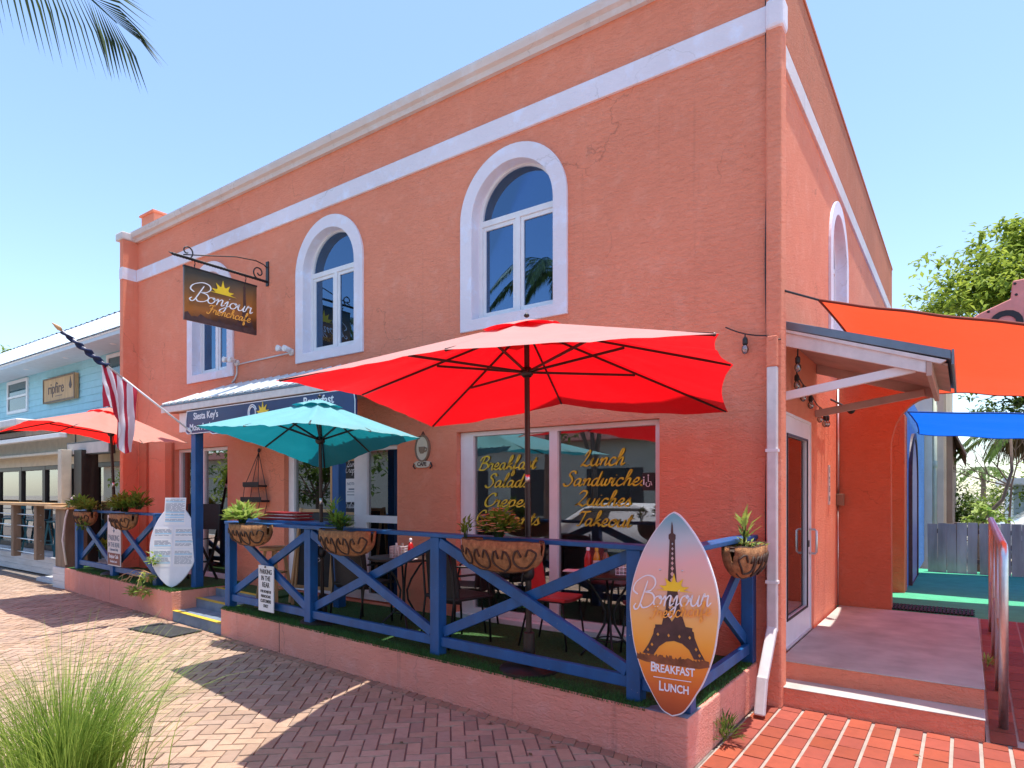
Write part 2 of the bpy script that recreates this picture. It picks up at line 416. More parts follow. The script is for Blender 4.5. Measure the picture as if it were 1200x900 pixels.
# ------------------------------------------------------------------ brush script lettering
G = {
'a': (.92, [[(.62,.8),(.4,.97),(.12,.7),(.08,.25),(.25,.02),(.5,.3),(.66,.9)], [(.66,.95),(.62,.2),(.75,.02),(.98,.3)]]),
'c': (.72, [[(.6,.75),(.5,.95),(.25,.9),(.08,.45),(.2,.05),(.45,.03),(.78,.3)]]),
'd': (.92, [[(.62,.8),(.4,.97),(.12,.7),(.08,.25),(.25,.02),(.5,.3),(.74,1.9)], [(.74,1.9),(.62,.3),(.75,.02),(.98,.3)]]),
'e': (.70, [[(0,.3),(.45,.55),(.5,.88),(.3,.97),(.1,.6),(.15,.15),(.4,.02),(.76,.3)]]),
'f': (.66, [[(0,.3),(.4,1.3),(.45,1.9),(.3,1.95),(.22,1.2),(.15,0),(.1,-.7),(.22,-.9),(.35,-.6),(.2,.05),(.7,.3)]]),
'h': (.88, [[(0,.3),(.4,1.4),(.4,1.95),(.25,1.9),(.18,1.2),(.12,0)], [(.14,.4),(.4,.9),(.58,.85),(.58,.3),(.65,.03),(.92,.3)]]),
'i': (.46, [[(0,.3),(.2,.95),(.15,.2),(.28,.02),(.52,.3)], [(.26,1.32),(.32,1.42)]]),
'j': (.50, [[(0,.4),(.25,.95),(.25,0),(.18,-.6),(-.05,-.95),(-.28,-.7),(-.05,-.3),(.54,.3)], [(.30,1.32),(.36,1.42)]]),
'k': (.82, [[(0,.3),(.4,1.4),(.4,1.95),(.25,1.9),(.18,1.2),(.12,0)], [(.6,.95),(.2,.5),(.55,.35),(.62,.05),(.88,.3)]]),
'l': (.50, [[(0,.3),(.35,1.4),(.38,1.95),(.22,1.9),(.15,1.2),(.15,.2),(.3,.02),(.56,.3)]]),
'n': (.92, [[(0,.6),(.15,.93),(.22,.6),(.18,0)], [(.2,.4),(.45,.9),(.65,.85),(.63,.35),(.70,.04),(.97,.3)]]),
'o': (.84, [[(.55,.95),(.2,.8),(.08,.4),(.25,.05),(.52,.05),(.72,.4),(.68,.8),(.5,.95),(.55,.75),(.90,.62)]]),
'p': (.86, [[(0,.4),(.2,1.0),(.08,-.9)], [(.15,.5),(.4,.95),(.65,.8),(.6,.25),(.35,.03),(.15,.2)], [(.38,.03),(.90,.3)]]),
'r': (.72, [[(0,.3),(.15,1.05),(.22,.82),(.48,.88),(.48,.5),(.52,.1),(.62,.02),(.80,.3)]]),
's': (.62, [[(0,.2),(.3,1.0),(.35,.7),(.5,.3),(.35,.02),(.1,.1)], [(.36,.03),(.66,.3)]]),
't': (.52, [[(0,.3),(.32,1.6),(.2,.4),(.3,.02),(.58,.3)], [(.0,1.05),(.55,1.1)]]),
'u': (.94, [[(0,.4),(.15,.95),(.12,.3),(.3,.02),(.55,.2),(.7,.7)], [(.72,.95),(.68,.2),(.82,.02),(1.0,.3)]]),
'w': (1.06, [[(0,.4),(.15,.95),(.12,.3),(.25,.02),(.45,.3),(.52,.9)], [(.52,.9),(.48,.3),(.62,.02),(.85,.4),(.85,.95),(1.1,.85)]]),
'B': (1.20, [[(.42,1.85),(.25,1.0),(.1,.05)], [(-.05,1.3),(.1,1.8),(.7,2.02),(1.0,1.7),(.8,1.2),(.35,1.05),(.9,.92),(1.08,.5),(.8,.05),(.3,-.02),(0,.2)]]),
'C': (1.0, [[(.9,1.5),(.8,1.9),(.45,1.85),(.12,1.2),(.1,.5),(.35,.02),(.7,.08),(1.05,.4)]]),
'F': (.86, [[(.0,1.5),(.2,1.85),(.6,1.82),(1.05,1.95)], [(.6,1.85),(.45,.8),(.25,.0),(-.05,-.15),(-.2,.15)], [(.15,.98),(.5,1.02),(.8,1.1)]]),
'L': (.95, [[(.2,1.3),(.5,1.95),(.6,1.6),(.35,.6),(.05,.05),(.3,.15),(.7,0),(1.0,.25)]]),
'Q': (1.1, [[(.1,1.5),(.4,1.95),(.8,1.8),(.75,1.2),(.3,.3),(.05,.05),(.4,.2),(.8,-.05),(1.12,.25)]]),
'S': (1.0, [[(.9,1.6),(.75,1.95),(.4,1.9),(.3,1.5),(.6,1.1),(.75,.6),(.5,.05),(.1,.0),(-.1,.35)]]),
'T': (.88, [[(.0,1.5),(.2,1.85),(.6,1.85),(1.15,1.95)], [(.68,1.88),(.52,.9),(.35,.1),(.05,.0)]]),
# swash capital of the café's own sign
'@': (1.75, [[(1.05,2.3),(.85,1.2),(.6,.0),(.35,-.25),(.15,.0),(.3,.3)], [(.35,1.1),(-.1,1.5),(.05,2.2),(.8,2.75),(1.5,2.6),(1.75,2.0),(1.45,1.45),(1.0,1.3),(1.6,1.15),(1.85,.6),(1.5,.05),(.95,-.1),(.7,.25)]]),
}
def catmull(p, k=6):
    if len(p) < 3: return [Vector((*q, 0)) for q in p]
    q = [p[0]] + list(p) + [p[-1]]; out = []
    for i in range(1, len(q) - 2):
        for s in range(k):
            t = s / k
            out.append(Vector(tuple(.5 * (2*q[i][d] + (q[i+1][d]-q[i-1][d])*t + (2*q[i-1][d]-5*q[i][d]+4*q[i+1][d]-q[i+2][d])*t*t + (3*q[i][d]-q[i-1][d]-3*q[i+1][d]+q[i+2][d])*t**3) for d in (0, 1)) + (0,)))
    out.append(Vector((*p[-1], 0))); return out
def script_mb(word, size, wd=.16, slant=.28, t=.002, nib=.75, thin=.4, width=None, wob=0.):
    """x-height = size; centred on u = 0, base line v = 0"""
    x = 0; mb = MB(); lay = 0
    for ch in word:
        if ch == ' ': x += .7; continue
        adv, strokes = G[ch]
        for st in strokes:
            ps = [Vector(((p.x + x + p.y * slant), p.y, 0)) for p in catmull(st)]
            n = len(ps); L = []; Rr = []
            for i, p in enumerate(ps):
                d = (ps[min(i+1, n-1)] - ps[max(i-1, 0)])
                d = d.normalized() if d.length > 1e-6 else Vector((1, 0, 0))
                nn = Vector((-d.y, d.x, 0)); a = math.atan2(d.y, d.x)
                w = wd * (thin + (1 - thin) * abs(math.sin(a - nib))) * .5
                e = min(i, n - 1 - i); w *= min(1, .55 + e * .25)
                L.append(p + nn * w); Rr.append(p - nn * w)
            zz = t / size * (1 + .12 * lay); lay = (lay + 1) % 7
            vs = [v + Vector((0, 0, zz)) for v in L] + [v + Vector((0, 0, zz)) for v in Rr] + L + Rr
            fs = [(i, n+i, n+i+1, i+1) for i in range(n-1)]
            fs += [(2*n+i, i, i+1, 2*n+i+1) for i in range(n-1)] + [(n+i, 3*n+i, 3*n+i+1, n+i+1) for i in range(n-1)]
            fs += [(0, 2*n, 3*n, n), (n-1, 2*n-1, 4*n-1, 3*n-1)]
            mb.add(vs, fs)
        x += adv
    us = [v[0] for v in mb.v]; c = (min(us) + max(us)) / 2; sx = size
    if width: sx = width / (max(us) - min(us))
    mb.v = [((v[0] - c) * sx, v[1] * size, v[2] * size) for v in mb.v]
    return mb

# ------------------------------------------------------------------ things
def tag(o, label=None, cat=None, group=None, kind=None):
    if label: o['label'] = label
    if cat: o['category'] = cat
    if group: o['group'] = group
    if kind: o['kind'] = kind
    return o
def thing(name, label, cat, loc=(0, 0, 0), rz=0, group=None):
    o = D.objects.new(name, None); COL.objects.link(o)
    o.empty_display_size = .1; o.location = loc; o.rotation_euler = (0, 0, rz)
    return tag(o, label, cat, group)
def copy_tree(o, parent=None):
    c = o.copy(); COL.objects.link(c)
    if parent: c.parent = parent
    for ch in list(o.children): copy_tree(ch, c)
    return c
def dup(o, loc, rz=0, label=None, group=None):
    c = copy_tree(o); c.location = loc; c.rotation_euler = (0, 0, rz)
    if label: c['label'] = label
    if group: c['group'] = group
    return c
def rect(x0, z0, x1, z1): return [(x0, z0), (x1, z0), (x1, z1), (x0, z1)]
def arch(x0, z0, x1, zs, n=24):
    """rectangle with a half-round head; zs = spring line"""
    c = (x0 + x1) / 2; r = (x1 - x0) / 2
    return [(x0, z0), (x1, z0)] + [(c + r * math.cos(math.pi * i / n), zs + r * math.sin(math.pi * i / n)) for i in range(n + 1)]
def yd(x, off=0): return -1.678 + off - .0726 * x       # line of the terrace front, off = distance in from it
# ================================================================== CAMERA, SKY, SUN
cam_d = D.cameras.new('camera'); cam = D.objects.new('camera', cam_d); COL.objects.link(cam)
cam.location = (1.354, -5.613, 1.768); cam.rotation_euler = (R(90), 0, R(35.2985))
cam_d.sensor_width = 36; cam_d.lens = 22.5; cam_d.shift_y = 127 / 1200
cam_d.clip_start = .05; cam_d.clip_end = 3000
scene.camera = cam
w = D.worlds.new('World'); scene.world = w; w.use_nodes = True
wn = w.node_tree
sky = wn.nodes.new('ShaderNodeTexSky'); sky.sky_type = 'NISHITA'; sky.sun_disc = False
SUN = Vector((.075, .065, 1)).normalized()
elev = math.asin(SUN.z)
sky.sun_elevation = elev
sky.sun_rotation = math.atan2(SUN.x, SUN.y)
sky.air_density = 1.0; sky.dust_density = .6; sky.ozone_density = 2.6
bg = wn.nodes['Background']; bg.inputs['Strength'].default_value = .10
wn.links.new(sky.outputs[0], bg.inputs['Color'])
sd = D.lights.new('sun', 'SUN'); sun = D.objects.new('sun', sd); COL.objects.link(sun)
sd.energy = 2.1; sd.angle = R(.55); sd.color = (1, .95, .87)
sun.rotation_euler = SUN.to_track_quat('Z', 'Y').to_euler(); sun.location = (0, 0, 30)
vs = scene.view_settings
vs.view_transform = 'Standard'; vs.look = 'None'; vs.gamma = 1; vs.exposure = 1.68
scene.cycles.max_bounces = 10; scene.cycles.diffuse_bounces = 6; scene.cycles.glossy_bounces = 4
scene.cycles.transparent_max_bounces = 16; scene.cycles.transmission_bounces = 6
scene.cycles.use_denoising = True
scene.cycles.sample_clamp_indirect = 6

# ================================================================== GROUND
tag(MB().quad((-400, -400, -.03), (400, -400, -.03), (400, 400, -.03), (-400, 400, -.03)).build('ground', 'earth'), kind='structure')
tag(MB().quad((-60, -30, -.018), (60, -30, -.018), (60, -9.0, -.018), (-60, -9.0, -.018)).build('road', 'asphalt'), kind='structure')
kb = MB().box((-60, -9.0, -.03), (60, -8.75, .0))
tag(kb.build('kerb', 'concrete', bevel=.02), kind='structure')

def clip_build(mb, name, m, planes, kind='structure', bevel=0):
    """build, then cut away whatever lies beyond each (point, normal) plane"""
    o = mb.build(name, m)
    bm = bmesh.new(); bm.from_mesh(o.data)
    for co, no in planes:
        bmesh.ops.bisect_plane(bm, geom=bm.verts[:] + bm.edges[:] + bm.faces[:], plane_co=co, plane_no=no, clear_outer=True)
    bm.to_mesh(o.data); bm.free()
    if bevel:
        md = o.modifiers.new('bevel', 'BEVEL'); md.width = bevel; md.segments = 1
    return tag(o, kind=kind)

rng = random.Random(3)
def brick(mb, cx, cy, lx, ly, ang, base, zt=0.0, tilt=.004, h=.02):
    k = rng.uniform(.80, 1.14); hue = rng.uniform(-.04, .04)
    mb.col = (base[0] * k + hue * .3, base[1] * k, base[2] * k - hue * .25)
    ca, sa = math.cos(ang), math.sin(ang); z0 = zt - h
    dz = rng.uniform(-tilt, tilt * .4); tx = rng.uniform(-tilt, tilt); e = .004
    top = []; bot = []
    for i, j in ((-1,-1),(1,-1),(1,1),(-1,1)):
        for L, z, ee in ((bot, z0, 0), (top, zt + dz + tx * i * .5, e)):
            x = i * (lx / 2 - ee); y = j * (ly / 2 - ee)
            L.append((cx + x * ca - y * sa, cy + x * sa + y * ca, z))
    mb.add(bot + top, [(4,5,6,7),(0,1,5,4),(1,2,6,5),(2,3,7,6),(3,0,4,7)])

# herringbone clay pavers of the sidewalk, laid at 45 degrees to the terrace
PV = (.44, .302, .215)
W_ = .102; ang = R(41); pav = MB(); ca, sa = math.cos(ang), math.sin(ang)
for i in range(-190, 60):
    for j in range(-150, 110):
        q = (i - j) % 4
        if q == 0: cx, cy, lx, ly = (i + 1) * W_, (j + .5) * W_, 2 * W_, W_
        elif q == 3: cx, cy, lx, ly = (i + .5) * W_, (j + 1) * W_, W_, 2 * W_
        else: continue
        X = cx * ca - cy * sa - 4; Y = cx * sa + cy * ca - 3
        if not (-15.5 < X < -.0 and -6.2 < Y < yd(X) + .05): continue
        if Y > yd(X) - .02 - .105: 
            pass
        brick(pav, X, Y, lx - .006, ly - .006, ang, PV)
sl = Vector((1, -.0726, 0)).normalized(); inn = Vector((.0726, 1, 0)).normalized()
clip_build(pav, 'sidewalk', 'paver', [((-.115, 0, 0), (1, 0, 0)), ((0, -1.678 - .115, 0), inn)])
tag(MB().add([(-40, yd(-40) + .6, -.012), (-40, -8.75, -.012), (-.06, -8.75, -.012), (-.06, -1.2, -.012), (-8, -.6, -.012)], [(0, 1, 2, 3, 4)]).build('sidewalk_bed', 'mortar_grey'), kind='structure')
sol = MB(); x = -15.4
while x < -.14:
    brick(sol, x, yd(x, -.055), .098, .115, -R(4.15) + R(24), (PV[0] * .85, PV[1] * .78, PV[2] * .75), zt=.001); x += .104
y = -1.75
while y > -6:
    brick(sol, -.085, y, .055, .2, 0, (PV[0] * .8, PV[1] * .7, PV[2] * .65), zt=.001); y -= .206
clip_build(sol, 'sidewalk_border', 'paver', [((0, -1.678 + .012, 0), inn)])
tag(MB().quad((-40, -8.75, -.006), (-.06, -8.75, -.006), (-.06, -6.15, -.006), (-40, -6.15, -.006)).build('sidewalk_bounce_sheet', mat('paver_tone_bounce', (.48, .33, .25), .85, .2, 3)), kind='structure')  # unseen paver-toned sheet added to bounce sun onto the front wall
# red brick paving at the right: columns along y with wide pale joints
rb = MB(); RB = (.34, .078, .045); px_ = .166
k = 0; x = -.05
while x < 4.6:
    y = -6.1 + (k % 2) * .11 + rng.uniform(-.01, .01)
    while y < .10:
        brick(rb, x + px_ / 2, y + .11, px_ - .018, .212, 0, RB, tilt=.0025); y += .218
    x += px_; k += 1
clip_build(rb, 'brick_paving', 'redbrick', [((0, .03, 0), (0, 1, 0))])
tag(MB().quad((-.056, -8.75, -.011), (12, -8.75, -.011), (12, .06, -.011), (-.056, .06, -.011)).build('brick_paving_bed', 'mortar_white'), kind='structure')
# ramp of the same bricks rising beside the landing
rp = MB(); x = 1.50; k = 0
def rz_(y): return max(0, min(1, (y - .03) / 3.5)) * .31
while x < 4.6:
    y = .03 + (k % 2) * .11
    while y < 3.52:
        kk = rng.uniform(.72, 1.15); rp.col = (RB[0] * kk * .85, RB[1] * kk, RB[2] * kk)
        y1 = min(y + .212, 3.52); x1 = x + px_ - .014
        rp.quad((x, y, rz_(y) + .004), (x1, y, rz_(y) + .004), (x1, y1, rz_(y1) + .004), (x, y1, rz_(y1) + .004)); y += .218
    x += px_; k += 1
tag(rp.build('ramp_paving', 'redbrick'), kind='structure')
tag(MB().add([(1.475, .02, -.004), (8, .02, -.004), (8, 3.53, .31), (1.475, 3.53, .31), (1.475, .02, -.1), (8, .02, -.1), (8, 3.53, -.1), (1.475, 3.53, -.1)],
    [(0,1,2,3),(4,7,6,5),(0,4,5,1),(1,5,6,2),(2,6,7,3),(3,7,4,0)]).build('ramp_bed', 'mortar_white'), kind='structure')
tag(MB().box((.0, 3.535, .0), (9, 8.9, .31)).build('courtyard_carpet', 'carpet'), kind='structure')

lf = MB()
for _ in range(95):
    x = rng.uniform(-9, 1.2); y = yd(x, -abs(rng.gauss(0, .5)) - .02) if x < -.1 else rng.uniform(-2.5, -.1)
    if rng.random() < .3: y = rng.uniform(-4, yd(x, -.1))
    a = rng.uniform(0, 6.28); L = rng.uniform(.012, .035); v = rng.random(); lf.col = (v, v, v)
    d = Vector((math.cos(a), math.sin(a), 0)); s = Vector((-d.y, d.x, 0)); p = Vector((x, y, .006))
    lf.add([p - d * L, p + s * L * .4 + Vector((0, 0, .006)), p + d * L, p - s * L * .4 + Vector((0, 0, .002))], [(0, 3, 2, 1)])
tag(lf.build('leaf_litter', 'leaf_dry', normals=False), 'small dry leaves scattered on the paving along the terrace', 'leaves', kind='stuff')
def blades(mb, sampler, n, hmin, hmax, wid, lean=.5, r=rng):
    for _ in range(n):
        x, y, z = sampler(); h = r.uniform(hmin, hmax); a = r.uniform(0, 6.283); l = r.uniform(0, lean) * h
        b = r.uniform(0, 6.283); dx, dy = math.cos(b) * wid / 2, math.sin(b) * wid / 2
        v = r.random(); mb.col = (v, v, v)
        tx, ty = x + math.cos(a) * l, y + math.sin(a) * l
        mb.add([(x - dx, y - dy, z), (x + dx, y + dy, z), (tx, ty, z + h)], [(0, 1, 2)])

# ================================================================== TERRACES
def poly_prism(pts, z0, z1):
    n = len(pts)
    return MB().add([(p[0], p[1], z0) for p in pts] + [(p[0], p[1], z1) for p in pts],
        [tuple(range(n))[::-1], tuple(range(n, 2*n))] + [(i, (i+1) % n, n + (i+1) % n, n + i) for i in range(n)])
T1 = thing('raised_terrace', 'long salmon stucco terrace topped with green turf below the big shop window', 'terrace')
P1 = [(-6.17, yd(-6.17)), (-.075, yd(-.075)), (-.075, -.003), (-6.17, -.003)]
poly_prism(P1, -.02, .335).build('plinth', 'plinth', T1, bevel=.012)
I1 = [(-6.16, yd(-6.16, .006)), (-.42, yd(-.42, .006)), (-.30, yd(-.30, .17)), (-.10, yd(-.10, .22)), (-.10, -.004), (-6.16, -.004)]
poly_prism(I1, .336, .345).build('turf', 'turf', T1)
fb = MB()
def smp1():
    x = rng.uniform(-6.16, -.36); o = abs(rng.gauss(0, .09)) - .012
    return x, yd(x, o), .34 if o > 0 else .325
blades(fb, smp1, 15000, .012, .036, .005, .9)
def smp1b():
    x = rng.uniform(-6.1, -.1); return x, rng.uniform(yd(x, .2), -.02), .34
blades(fb, smp1b, 9000, .01, .024, .006, .9)
blades(fb, lambda: (rng.uniform(-.20, -.085), rng.uniform(-1.35, -.02), .34), 1600, .012, .034, .005, .9)
tag(fb.build('turf_blades', 'turfblade', T1, normals=False), kind='stuff')
# joint in the plinth and grey cement at the bare corner
gx = -4.83
MB().box((gx - .004, yd(gx) - .002, 0), (gx + .004, yd(gx) + .01, .325)).build('wall_joint', 'brownink', T1)
poly_prism([(-.42, yd(-.42, .004)), (-.078, yd(-.078, .004)), (-.078, yd(-.078, .26)), (-.30, yd(-.30, .19))], .3355, .3395).build('bare_corner', 'greystep', T1)

T2 = thing('raised_terrace', 'shorter salmon stucco terrace with turf top beside the white washed block', 'terrace')
P2 = [(-12.05, yd(-12.05)), (-7.56, yd(-7.56)), (-7.56, -.003), (-12.05, -.003)]
poly_prism(P2, -.02, .395).build('plinth', 'plinth', T2, bevel=.012)
poly_prism([(-12.0, yd(-12.0, .01)), (-7.57, yd(-7.57, .006)), (-7.57, -.004), (-12.0, -.004)], .396, .405).build('turf', 'turf', T2)
fb = MB()
def smp2():
    x = rng.uniform(-11.4, -7.57); o = abs(rng.gauss(0, .10)) - .012
    return x, yd(x, o), .40 if o > 0 else .385
blades(fb, smp2, 7000, .012, .036, .006, .9)
blades(fb, lambda: (-7.57 + abs(rng.gauss(0, .02)) - .02, rng.uniform(-1.1, -.1), .395), 1500, .012, .034, .006, .9)
tag(fb.build('turf_blades', 'turfblade', T2, normals=False), kind='stuff')

ST = thing('entry_steps', 'blue grey concrete entry steps with yellow edges between the terraces', 'steps')
def yl(x): return yd(x)
for y0, z1, nm in ((.0, .14, 'lower_tread'), (.33, .27, 'upper_tread'), (.64, .375, 'entry_floor')):
    pts = [(-7.555, yd(-7.555, y0 + .01)), (-6.175, yd(-6.175, y0 + .01)), (-6.175, -.003), (-7.555, -.003)]
    o = poly_prism(pts, -.01, z1).build(nm, 'greystep' if nm != 'entry_floor' else 'turf', ST, bevel=.008)
    if nm == 'entry_floor':
        MB().beam((-7.55, yd(-7.55, y0), .32), (-6.18, yd(-6.18, y0), .32), .02, .11).build('riser', 'greystep', ST)
    MB().beam((-7.55, yd(-7.55, y0 + .035), z1 + .002), (-6.18, yd(-6.18, y0 + .035), z1 + .002), .07, .005).build('nosing', 'yellow', o)
MT = thing('door_mat', 'grey doormat on the sidewalk pavers in front of the entry steps', 'mat')
MB().add([(-7.46, -1.74, .004), (-6.52, -1.67, .004), (-6.56, -1.25, .004), (-7.50, -1.31, .004), (-7.46, -1.74, .014), (-6.52, -1.67, .014), (-6.56, -1.25, .014), (-7.50, -1.31, .014)],
    [(4,5,6,7),(0,1,5,4),(1,2,6,5),(2,3,7,6),(3,0,4,7)]).build('pad', 'rubber', MT)
rib = MB()
for i in range(24):
    t = (i + .5) / 24
    a = Vector((-7.46, -1.74, .016)).lerp(Vector((-6.52, -1.67, .016)), t); b = Vector((-7.50, -1.31, .016)).lerp(Vector((-6.56, -1.25, .016)), t)
    rib.beam(a.lerp(b, .03), a.lerp(b, .97), .018, .005)
rib.build('ribs', 'asphalt', MT)

# side landing and its steps
LS = thing('side_landing', 'salmon sided concrete landing with two steps at the side door', 'steps')
MB().box((.03, .285, -.01), (1.47, 3.55, .302)).build('landing_base', 'stucco', LS)
MB().box((.032, .278, .303), (1.474, 3.56, .313)).build('landing_slab', 'concrete', LS, bevel=.004)
MB().box((.03, .02, -.01), (1.468, .283, .148)).build('step_base', 'stucco', LS)
MB().box((.028, .012, .149), (1.472, .287, .157)).build('step_tread', 'concrete', LS, bevel=.003)
m2 = thing('door_mat', 'black slatted rubber mat at the edge of the green carpet', 'mat', (1.02, 3.83, .317))
sl2 = MB()
for i in range(22): sl2.box((-.43 + i * .039, -.22, .0), (-.43 + i * .039 + .026, .22, .016))
for yy in (-.21, -.07, .07, .21): sl2.box((-.43, yy - .01, .002), (.43, yy + .01, .010))
sl2.build('slats', 'rubber', m2)

# ================================================================== CAFE BUILDING
B = thing('cafe_building', 'two storey orange stucco building with arched windows and white bands', 'building')
WX = [(-9.255, -7.90), (-6.335, -4.95), (-3.322, -1.925)]; ZB, ZS = 3.575, 4.80
holes = [arch(a + .09, ZB + .07, b - .09, ZS) for a, b in WX]
SH = [(-9.70, .36, -8.085, 2.50), (-6.63, .36, -4.35, 2.36), (-3.40, .36, -.95, 2.455)]
holes += [rect(*h) for h in SH]
plate(rect(-11.02, -.02, -.003, 6.36), holes, .22).xf(FX(0, .22, 0)).build('front_wall', 'stucco', B)
sw = plate(rect(.222, -.02, 10.95, 6.70), [arch(3.05, ZB + .07, 4.31, ZS), rect(.62, .305, 1.86, 2.52)], .2).xf(FS(-.2, 0, 0))
sw.build('side_wall', 'stucco', B)
MB().box((-.19, .223, 5.86), (.022, 10.951, 6.72)).build('side_parapet', 'parapet', B)
MB().box((-.20, .222, 6.721), (.035, 10.96, 6.76)).build('parapet_cap', 'parapet', B)
MB().box((-11.02, 10.75, -.02), (-.2, 10.95, 6.70)).build('rear_wall', 'stucco', B)
MB().box((-11.02, .22, -.02), (-10.82, 10.75, 6.35)).build('left_wall', 'stucco', B)
MB().box((-10.82, .22, 6.05), (-.2, 10.75, 6.2)).build('roof', 'concrete', B)
MB().box((-10.82, .223, 3.05), (-.2, 10.75, 3.3)).build('upper_floor', 'inside', B)
MB().box((-10.82, .223, .0), (-.2, 10.75, .385)).build('ground_floor', 'inside', B)
MB().box((-10.82, 2.4, .385), (-.2, 2.5, 3.05)).build('partition', 'trim', B)
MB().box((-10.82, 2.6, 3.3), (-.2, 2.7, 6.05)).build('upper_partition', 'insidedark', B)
# corner pier on the right, return fin on the left
MB().box((-.001, -.05, -.02), (.125, .13, 6.62)).build('corner_pier', 'stucco', B, bevel=.02)
MB().box((-11.14, -.26, -.02), (-11.021, .3, 6.33)).build('return_fin', 'stucco', B, bevel=.01)
# trim band, cornice, wrap-rounds
MB().box((-11.02, -.03, 5.612), (-.002, .02, 5.83)).build('trim_band', 'trim', B, bevel=.006)
MB().box((-.0005, -.075, 5.60), (.147, .10, 5.845)).build('trim_band', 'trim', B, bevel=.03)
MB().box((-.02, .23, 5.625), (.03, 10.952, 5.83)).build('trim_band', 'trimdirty', B, bevel=.006)
MB().box((-11.143, -.268, 5.615), (-11.019, -.03, 5.83)).build('trim_band', 'trim', B, bevel=.004)
cp = [(0, 0), (.05, .0), (.07, .05), (.11, .07), (.13, .13), (.13, .16), (-.25, .16), (-.25, 0)]
cm = MB(); n = len(cp)
cm.add([(-11.19, -p[0], 6.33 + p[1]) for p in cp] + [(.16, -p[0], 6.33 + p[1]) for p in cp], [tuple(range(n)), tuple(range(n, 2*n))[::-1]] + [(i, (i+1) % n, n+(i+1) % n, n+i) for i in range(n)])
cm.build('cornice', 'cornice', B)
MB().box((-11.27, -.28, 6.33), (-11.0, -.0, 6.47)).build('cornice', 'cornice', B, bevel=.02)
MB().box((-10.98, .04, 6.47), (-10.52, .42, 6.80)).build('roof_pier', 'stucco', B, bevel=.01)
MB().box((-11.01, .01, 6.80), (-10.49, .45, 6.84)).build('roof_pier_cap', 'stucco', B, bevel=.01)

def arched_window(x0, x1, side=False):
    cx = (x0 + x1) / 2; tr = .165
    place = (lambda off: FS(-off, 0, 0)) if side else (lambda off: FX(0, off, 0))
    a0, a1, zb = x0 + tr, x1 - tr, ZB + .125; r = (a1 - a0) / 2
    top = [(cx + (r - .05) * math.cos(math.pi * i / 20), ZS + .03 + (r - .05) * math.sin(math.pi * i / 20)) for i in range(21)]
    fr = plate(arch(a0 - .02, zb - .02, a1 + .02, ZS, 28), [top, rect(a0 + .045, zb + .05, cx - .03, ZS - .035), rect(cx + .03, zb + .05, a1 - .045, ZS - .035)], .06).xf(place(.17))
    f = fr.build('window', 'white', B, bevel=.004)
    plate(arch(x0, ZB, x1, ZS, 28), [arch(a0, zb, a1, ZS, 28)], .215).xf(place(.185)).build('surround', 'trim', f, bevel=.008)
    for s0, s1 in ((a0 + .046, cx - .031), (cx + .031, a1 - .046)):
        plate(rect(s0, zb + .051, s1, ZS - .036), [rect(s0 + .04, zb + .095, s1 - .04, ZS - .08)], .03).xf(place(.155)).build('sash', 'white', f, bevel=.003)
    plate(arch(a0, zb, a1, ZS, 28), [], .006).xf(place(.148)).build('pane', 'glassblue', f)
    return f
for a, b in WX: arched_window(a, b)
arched_window(2.957, 4.397, True)

# ground floor: sliding door behind the blue post
def shop(name, x0, z0, x1, z1, cuts, g='glass2', y=.15):
    hs = []
    for c0, c1 in cuts: hs.append(rect(c0, z0 + .10, c1, z1 - .05))
    f = plate(rect(x0 + .003, z0 + .02, x1 - .003, z1 - .003), hs, .08).xf(FX(0, y, 0)).build(name, 'white', B, bevel=.005)
    for c0, c1 in cuts:
        plate(rect(c0 - .01, z0 + .09, c1 + .01, z1 - .04), [], .006).xf(FX(0, y - .035, 0)).build('pane', g, f)
    return f
shop('sliding_door', *SH[0], [(-9.64, -8.95), (-8.89, -8.15)], g='glassgreen')
ed = shop('entrance_door', *SH[1], [(-6.50, -5.22), (-4.98, -4.40)], g='glassgreen')
MB().box((-4.975, .06, 1.38), (-4.405, .14, 1.47)).build('mid_rail', 'white', ed)
pw = shop('shop_window', *SH[2], [(-3.21, -2.195), (-2.095, -1.02)])
MB().box((-3.40, -.03, .345), (-.95, .06, .40)).build('window_sill', 'white', pw, bevel=.005)
lt = MB()
for word, cx, z, wd, sz in (('Breakfast', -2.755, 2.02, .80, .105), ('Salads', -2.765, 1.825, .60, .105), ('Crepes', -2.76, 1.61, .62, .105), ('Croissants', -2.755, 1.42, .86, .105),
                        ('Lunch', -1.59, 2.035, .50, .11), ('Sandwiches', -1.58, 1.835, .93, .105), ('Quiches', -1.585, 1.635, .63, .105), ('Takeout', -1.57, 1.43, .63, .105)):
    script_mb(word, sz * .72, .25, .25, .002, nib=.9, thin=.38, width=wd).xf(FX(cx, .098, z)).build('lettering', 'yellowink', pw)
# orange pilasters beside the doors
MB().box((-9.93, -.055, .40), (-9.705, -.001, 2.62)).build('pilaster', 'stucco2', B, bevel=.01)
MB().box((-10.9, -.045, .40), (-10.62, -.001, 2.75)).build('pilaster', 'stucco2', B, bevel=.01)

